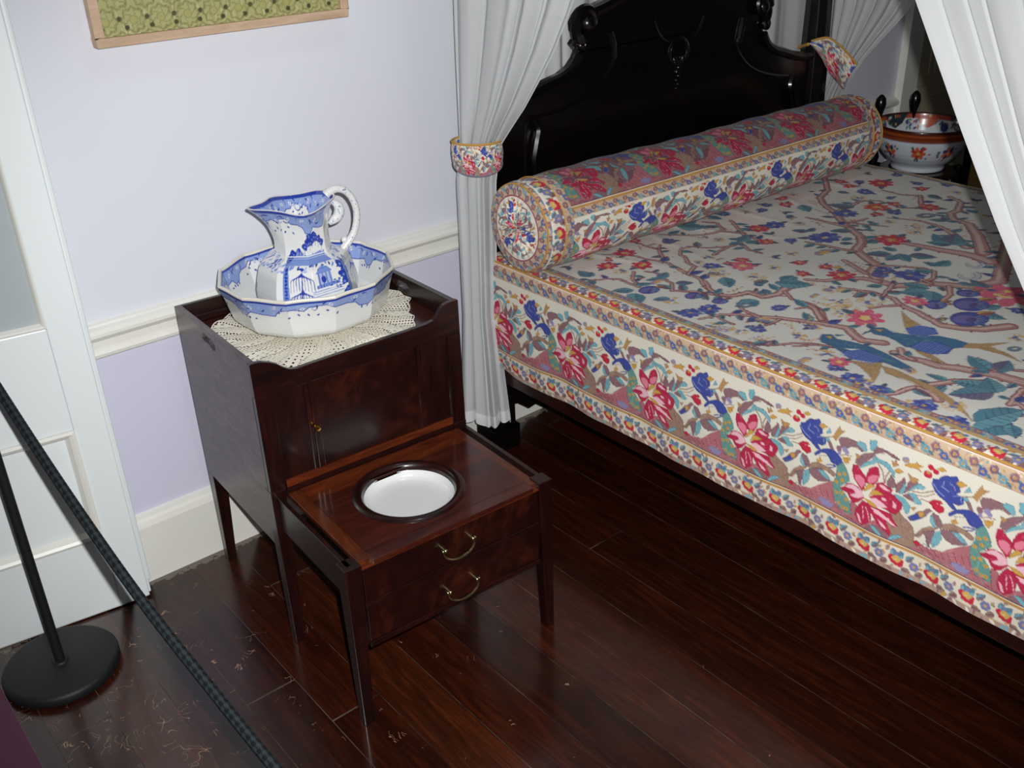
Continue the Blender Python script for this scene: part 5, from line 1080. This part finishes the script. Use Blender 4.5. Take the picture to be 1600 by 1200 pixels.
# ------------------------------------------------------------------ printed tie-backs
def tieback(name, label, cx, cy, ra, rb, rot, ztop, depth, tilt=0.0, point=0.0, ph0=0.0):
    n, m = 240, 60; A, V = np.meshgrid(np.linspace(0, 2*PI, n), np.linspace(0, 1, m), indexing='ij')
    dd = .018+(depth-.018)*(np.clip(.5+.5*np.cos(A-ph0), 0, 1)**.62)
    if point: dd = .02+(depth-.02)*np.clip(1-np.abs(((A-ph0+PI) % (2*PI))-PI)/point, 0, 1)
    x = ra*np.cos(A); y = rb*np.sin(A); bul = 1+.05*np.sin(V*PI)
    X = (x*math.cos(rot)-y*math.sin(rot))*bul; Y = (x*math.sin(rot)+y*math.cos(rot))*bul
    Z = -V*dd+tilt*(X*rt[0]+Y*rt[1])
    o = thing(name, label, 'curtain tie-back', (cx, cy, ztop))
    c = TILEC.sample(A*.24+.05, .06+V*dd*2.5)
    g = gridmesh('band', np.stack([X, Y, Z], -1), PRINT, o, c); so = g.modifiers.new('t', 'SOLIDIFY'); so.thickness = .003
    MB().tube([(X[i, 0], Y[i, 0], Z[i, 0]+.001) for i in range(0, n-1, 3)], .0035, 8, closed=True).build('piping', PIPING, o, smooth=True)
    MB().tube([(X[i, -1], Y[i, -1], Z[i, -1]) for i in range(0, n-1, 3)], .0018, 6, closed=True).build('lower_piping', plain('dusty_blue_piping', (120, 110, 130), .8), o, smooth=True)
tieback('curtain_tieback', 'flowered chintz tie-back round the curtain on the near head post', 2.076, -.165, .068, .055, math.radians(-48), 1.014, .084, ph0=math.radians(-78))
# far tie-back: a band from the post ending in a hanging point
o = thing('curtain_tieback', 'flowered chintz tie-back ending in a point at the far head post', 'curtain tie-back', (3.74, -.19, 1.0))
pts_top = cat([(3.625, -.135, 1.083), (3.67, -.168, 1.092), (3.70, -.195, 1.070), (3.70, -.235, 1.045), (3.70, -.282, 1.008)], 8)
pts_bot = cat([(3.632, -.135, 1.066), (3.655, -.168, 1.02), (3.70, -.175, .965), (3.70, -.215, .935), (3.70, -.238, .916)], 8)
pts_bot2 = pts_bot; n_ = len(pts_top); Vv = np.linspace(0, 1, 40)
tt = np.array(pts_top); tb = np.array(pts_bot)
Gt = tt[:, None]*(1-Vv)[None, :, None]+tb[:, None]*Vv[None, :, None]; Gt[..., 0] -= .012*np.sin(Vv*PI)[None]
UU = np.linspace(0, .2, n_)[:, None]+0*Vv[None]
Gt = np.repeat(Gt, 4, 0)[:len(Gt)*4-3] if False else Gt
g = gridmesh('band', Gt-np.array([3.74, -.19, 1.0]), PRINT, o, TILEC.sample(UU*1.5+.05, .06+Vv[None, :]*.2+0*UU)); so = g.modifiers.new('t', 'SOLIDIFY'); so.thickness = .005
MB().tube([tuple(p-np.array([3.74, -.19, 1.0])) for p in tt], .004, 8).build('piping', PIPING, o, smooth=True)
g = MB().tube([(3.63-3.74, -.12+.19, .07), (3.66-3.74, -.06+.19, .05), (3.72-3.74, -.06+.19, .03), (3.76-3.74, -.12+.19, .01), (3.745-3.74, -.2+.19, .005)], .006, 8).build('loop', PIPING, o, smooth=True)

# ------------------------------------------------------------------ washstand with decorated bowl beyond the bed
WX, WY = 4.055, -.375
ws = thing('washstand', 'dark turned wooden stand beyond the bed carrying the large decorated bowl', 'washstand', (WX, WY, 0))
rgm = MB(); rgm.lathe([(.105, .566), (.135, .566), (.142, .575), (.135, .586), (.105, .586), (.10, .576), (.105, .566)], (0, 0, 0), 40, cap=False); rgm.build('ring_top', MAHV, ws, smooth=True)
for a, tall in ((208, 0), (128, 0), (96, 1), (42, 1), (330, 0)):
    x, y = .178*math.cos(math.radians(a)), .178*math.sin(math.radians(a))
    pf = [(.014, 0), (.018, .03), (.013, .06), (.017, .2), (.012, .22), (.019, .26), (.013, .3), (.017, .45), (.012, .52), (.02, .555), (.016, .58)]
    pf += [(.02, .6), (.011, .63), (.011, .76), (.017, .785), (.021, .805), (.017, .827), (.006, .84), (.0001, .842)] if tall else [(.0001, .586)]
    lg = MB().lathe(pf, (x, y, 0), 14)
    lg.tube([(x*.62, y*.62, .572), (x, y, .572)], .009, 8); lg.build('leg', EBON, ws, smooth=True)
MB().lathe([(.0001, .2), (.165, .2), (.17, .21), (.165, .222), (.0001, .222)], (0, 0, 0), 36).build('shelf', MAHT, ws, smooth=True)
bw = thing('punch_bowl', 'large porcelain bowl with iron-red and blue flowers beyond the bed', 'bowl', (WX, WY, .587))
po_ = dense(smoothp([(.001, .004), (.088, .004), (.094, 0), (.098, .003), (.098, .022), (.118, .036), (.148, .068), (.166, .108), (.173, .140), (.176, .168)], 1), .004)
pi_ = dense(smoothp([(.176, .168), (.175, .173), (.1705, .172), (.166, .14), (.152, .09), (.12, .045), (.06, .028), (.001, .025)], 1), .004); npo = len(po_)
CW = Canvas(1.0, .19, 620, (200, 206, 214), wrap=1.0); r = random.Random(8)
CW.band(.118, .151, (98, 40, 22)); CW.band(.136, .142, (150, 72, 34)); CW.band(.124, .127, (140, 66, 30)); CW.band(.148, .153, (50, 22, 16))
for i in range(9):
    x = i/9+.02; s_ = (176, 62, 40) if i % 2 else (52, 58, 120)
    for q in range(7): a = q*.9; CW.ell(x+.016*math.cos(a), .08+.014*math.sin(a), .011, .007, a, s_ if q % 2 else (196, 96, 60))
    CW.disc(x, .08, .006, (210, 160, 90))
    for q in range(10): a = r.random()*6.3; CW.ell(x+.04*math.cos(a), .078+.024*math.sin(a), .006, .003, a, r.choice([(60,100,76), (70,112,90), (52,60,118), (176,60,44)]))
CI = Canvas(1.0, .19, 620, (206, 210, 214), wrap=1.0)
CI.band(.150, .16, (60, 26, 18)); CI.band(.136, .150, (180, 74, 50))
for i in range(8):
    x = (i+.5)/8; CI.poly([(x-.05, .15), (x+.05, .15), (x+.03, .118), (x, .103), (x-.03, .118)], (40, 56, 60) if i % 2 else (186, 84, 58))
    for q in range(12): a = r.random()*6.3; CI.ell(x+.035*math.cos(a), .13+.014*math.sin(a), .005, .003, a, r.choice([(200,206,196), (190,90,60), (90,130,110), (206,170,120)]))
    for q in range(12): xx = x+.06+r.random()*.05-.03; CI.ell(xx, .10+r.random()*.03, .008, .0035, r.random()*3, r.choice([(72,122,96), (60,60,128), (80,130,104), (190,80,56)]))
    for q in range(4): CI.ell(x+.06, .11, .016, .012, q*.8, (58, 56, 122)) if i % 2 else None
def bowl_col(A, Z, I): U = A/(2*PI); ins = I >= npo; return np.where(ins[..., None], CI.sample(U, Z*.155/.173), CW.sample(U, Z*.155/.173))
revolve('vessel', po_+pi_[1:], 300, 0.0, 8, bw, bowl_col)
# ochre hanging beyond
OC = plain('ochre_cloth', (178, 148, 82), .85, .2, 0, 0, .06, 40)
sc_ = thing('ochre_screen', 'ochre yellow upright cloth screen standing beyond the decorated bowl', 'screen', (5.0, -.25, 0), math.radians(-20))
MB().box((-.16, -.008, .05), (.16, .008, .78)).build('cloth_panel', OC, sc_)
for x in (-.17, .17): MB().box((x-.012, -.014, 0), (x+.012, .014, .82)).build('upright', EBON, sc_, bevel=.003)

# ------------------------------------------------------------------ barrier stanchion, rope and carpet
stn = thing('rope_stanchion', 'black barrier post with round base standing on floor by the white door', 'stanchion', (.722, -.203, 0))
MB().lathe([(.0001, 0), (.128, 0), (.1315, .004), (.1315, .019), (.127, .0255), (.12, .028), (.02, .029), (.017, .032), (.0001, .032)], (0, 0, 0), 72).build('base', BLACKM, stn, smooth=True)
MB().lathe([(.0115, .028), (.0115, .955), (.019, .957), (.021, .97), (.019, .984), (.01, .992), (.0001, .993)], (0, 0, 0), 20).build('pole', BLACKM, stn, smooth=True)
def rope():
    key = [(.722, -.203, .935), (0.744, -0.346, 0.799), (0.762, -0.575, 0.676), (0.784, -0.813, 0.562), (0.805, -1.037, 0.491), (0.816, -1.226, 0.461), (0.832, -1.432, 0.433)]
    c = [Vector(p) for p in cat(key, 24)]; L = [0]
    for a, b in zip(c[:-1], c[1:]): L.append(L[-1]+(b-a).length)
    n = 24; ds = .0022; N = int(L[-1]/ds); pts = []
    xs_ = np.interp(np.arange(N)*ds, L, [p.x for p in c]); ys_ = np.interp(np.arange(N)*ds, L, [p.y for p in c]); zs_ = np.interp(np.arange(N)*ds, L, [p.z for p in c])
    Pc = np.stack([xs_, ys_, zs_], 1); Tn = np.gradient(Pc, axis=0); Tn /= np.linalg.norm(Tn, axis=1, keepdims=True)
    uu = np.cross(Tn, [0, 0, 1.0]); uu /= np.linalg.norm(uu, axis=1, keepdims=True); vv = np.cross(Tn, uu)
    a = np.linspace(0, 2*PI, n, endpoint=False)[None, :]; s_ = (np.arange(N)*ds)[:, None]
    w1 = np.abs(np.sin(a*3+s_*190)); w2 = np.abs(np.sin(a*3-s_*190)); R_ = .0094*(1+.10*np.maximum(w1, w2)**2-.06)
    P_ = Pc[:, None]+R_[..., None]*(uu[:, None]*np.cos(a)[..., None]+vv[:, None]*np.sin(a)[..., None])
    chk = (np.sin(a*3+s_*190)*np.sin(a*3-s_*190)) > 0
    col = np.where(chk[..., None], lin((36, 45, 49)), lin((7, 9, 11)))
    org = np.array([.722, -.203, .935])
    return gridmesh('barrier_rope', P_-org, attrmat('braided_cord', 'print', .7, .3), None, col, closed_u=True, loc=tuple(org))
ro = rope(); tag(ro, 'thick black braided barrier rope sagging from the post across the corner', 'rope')
cp = MB().box((-1.58, -4.6, 0), (.59, -.12, .007)).build('carpet_runner', MAROON, None, bevel=.002)
tag(cp, 'deep maroon carpet strip on the floor at the lower left corner', 'carpet')
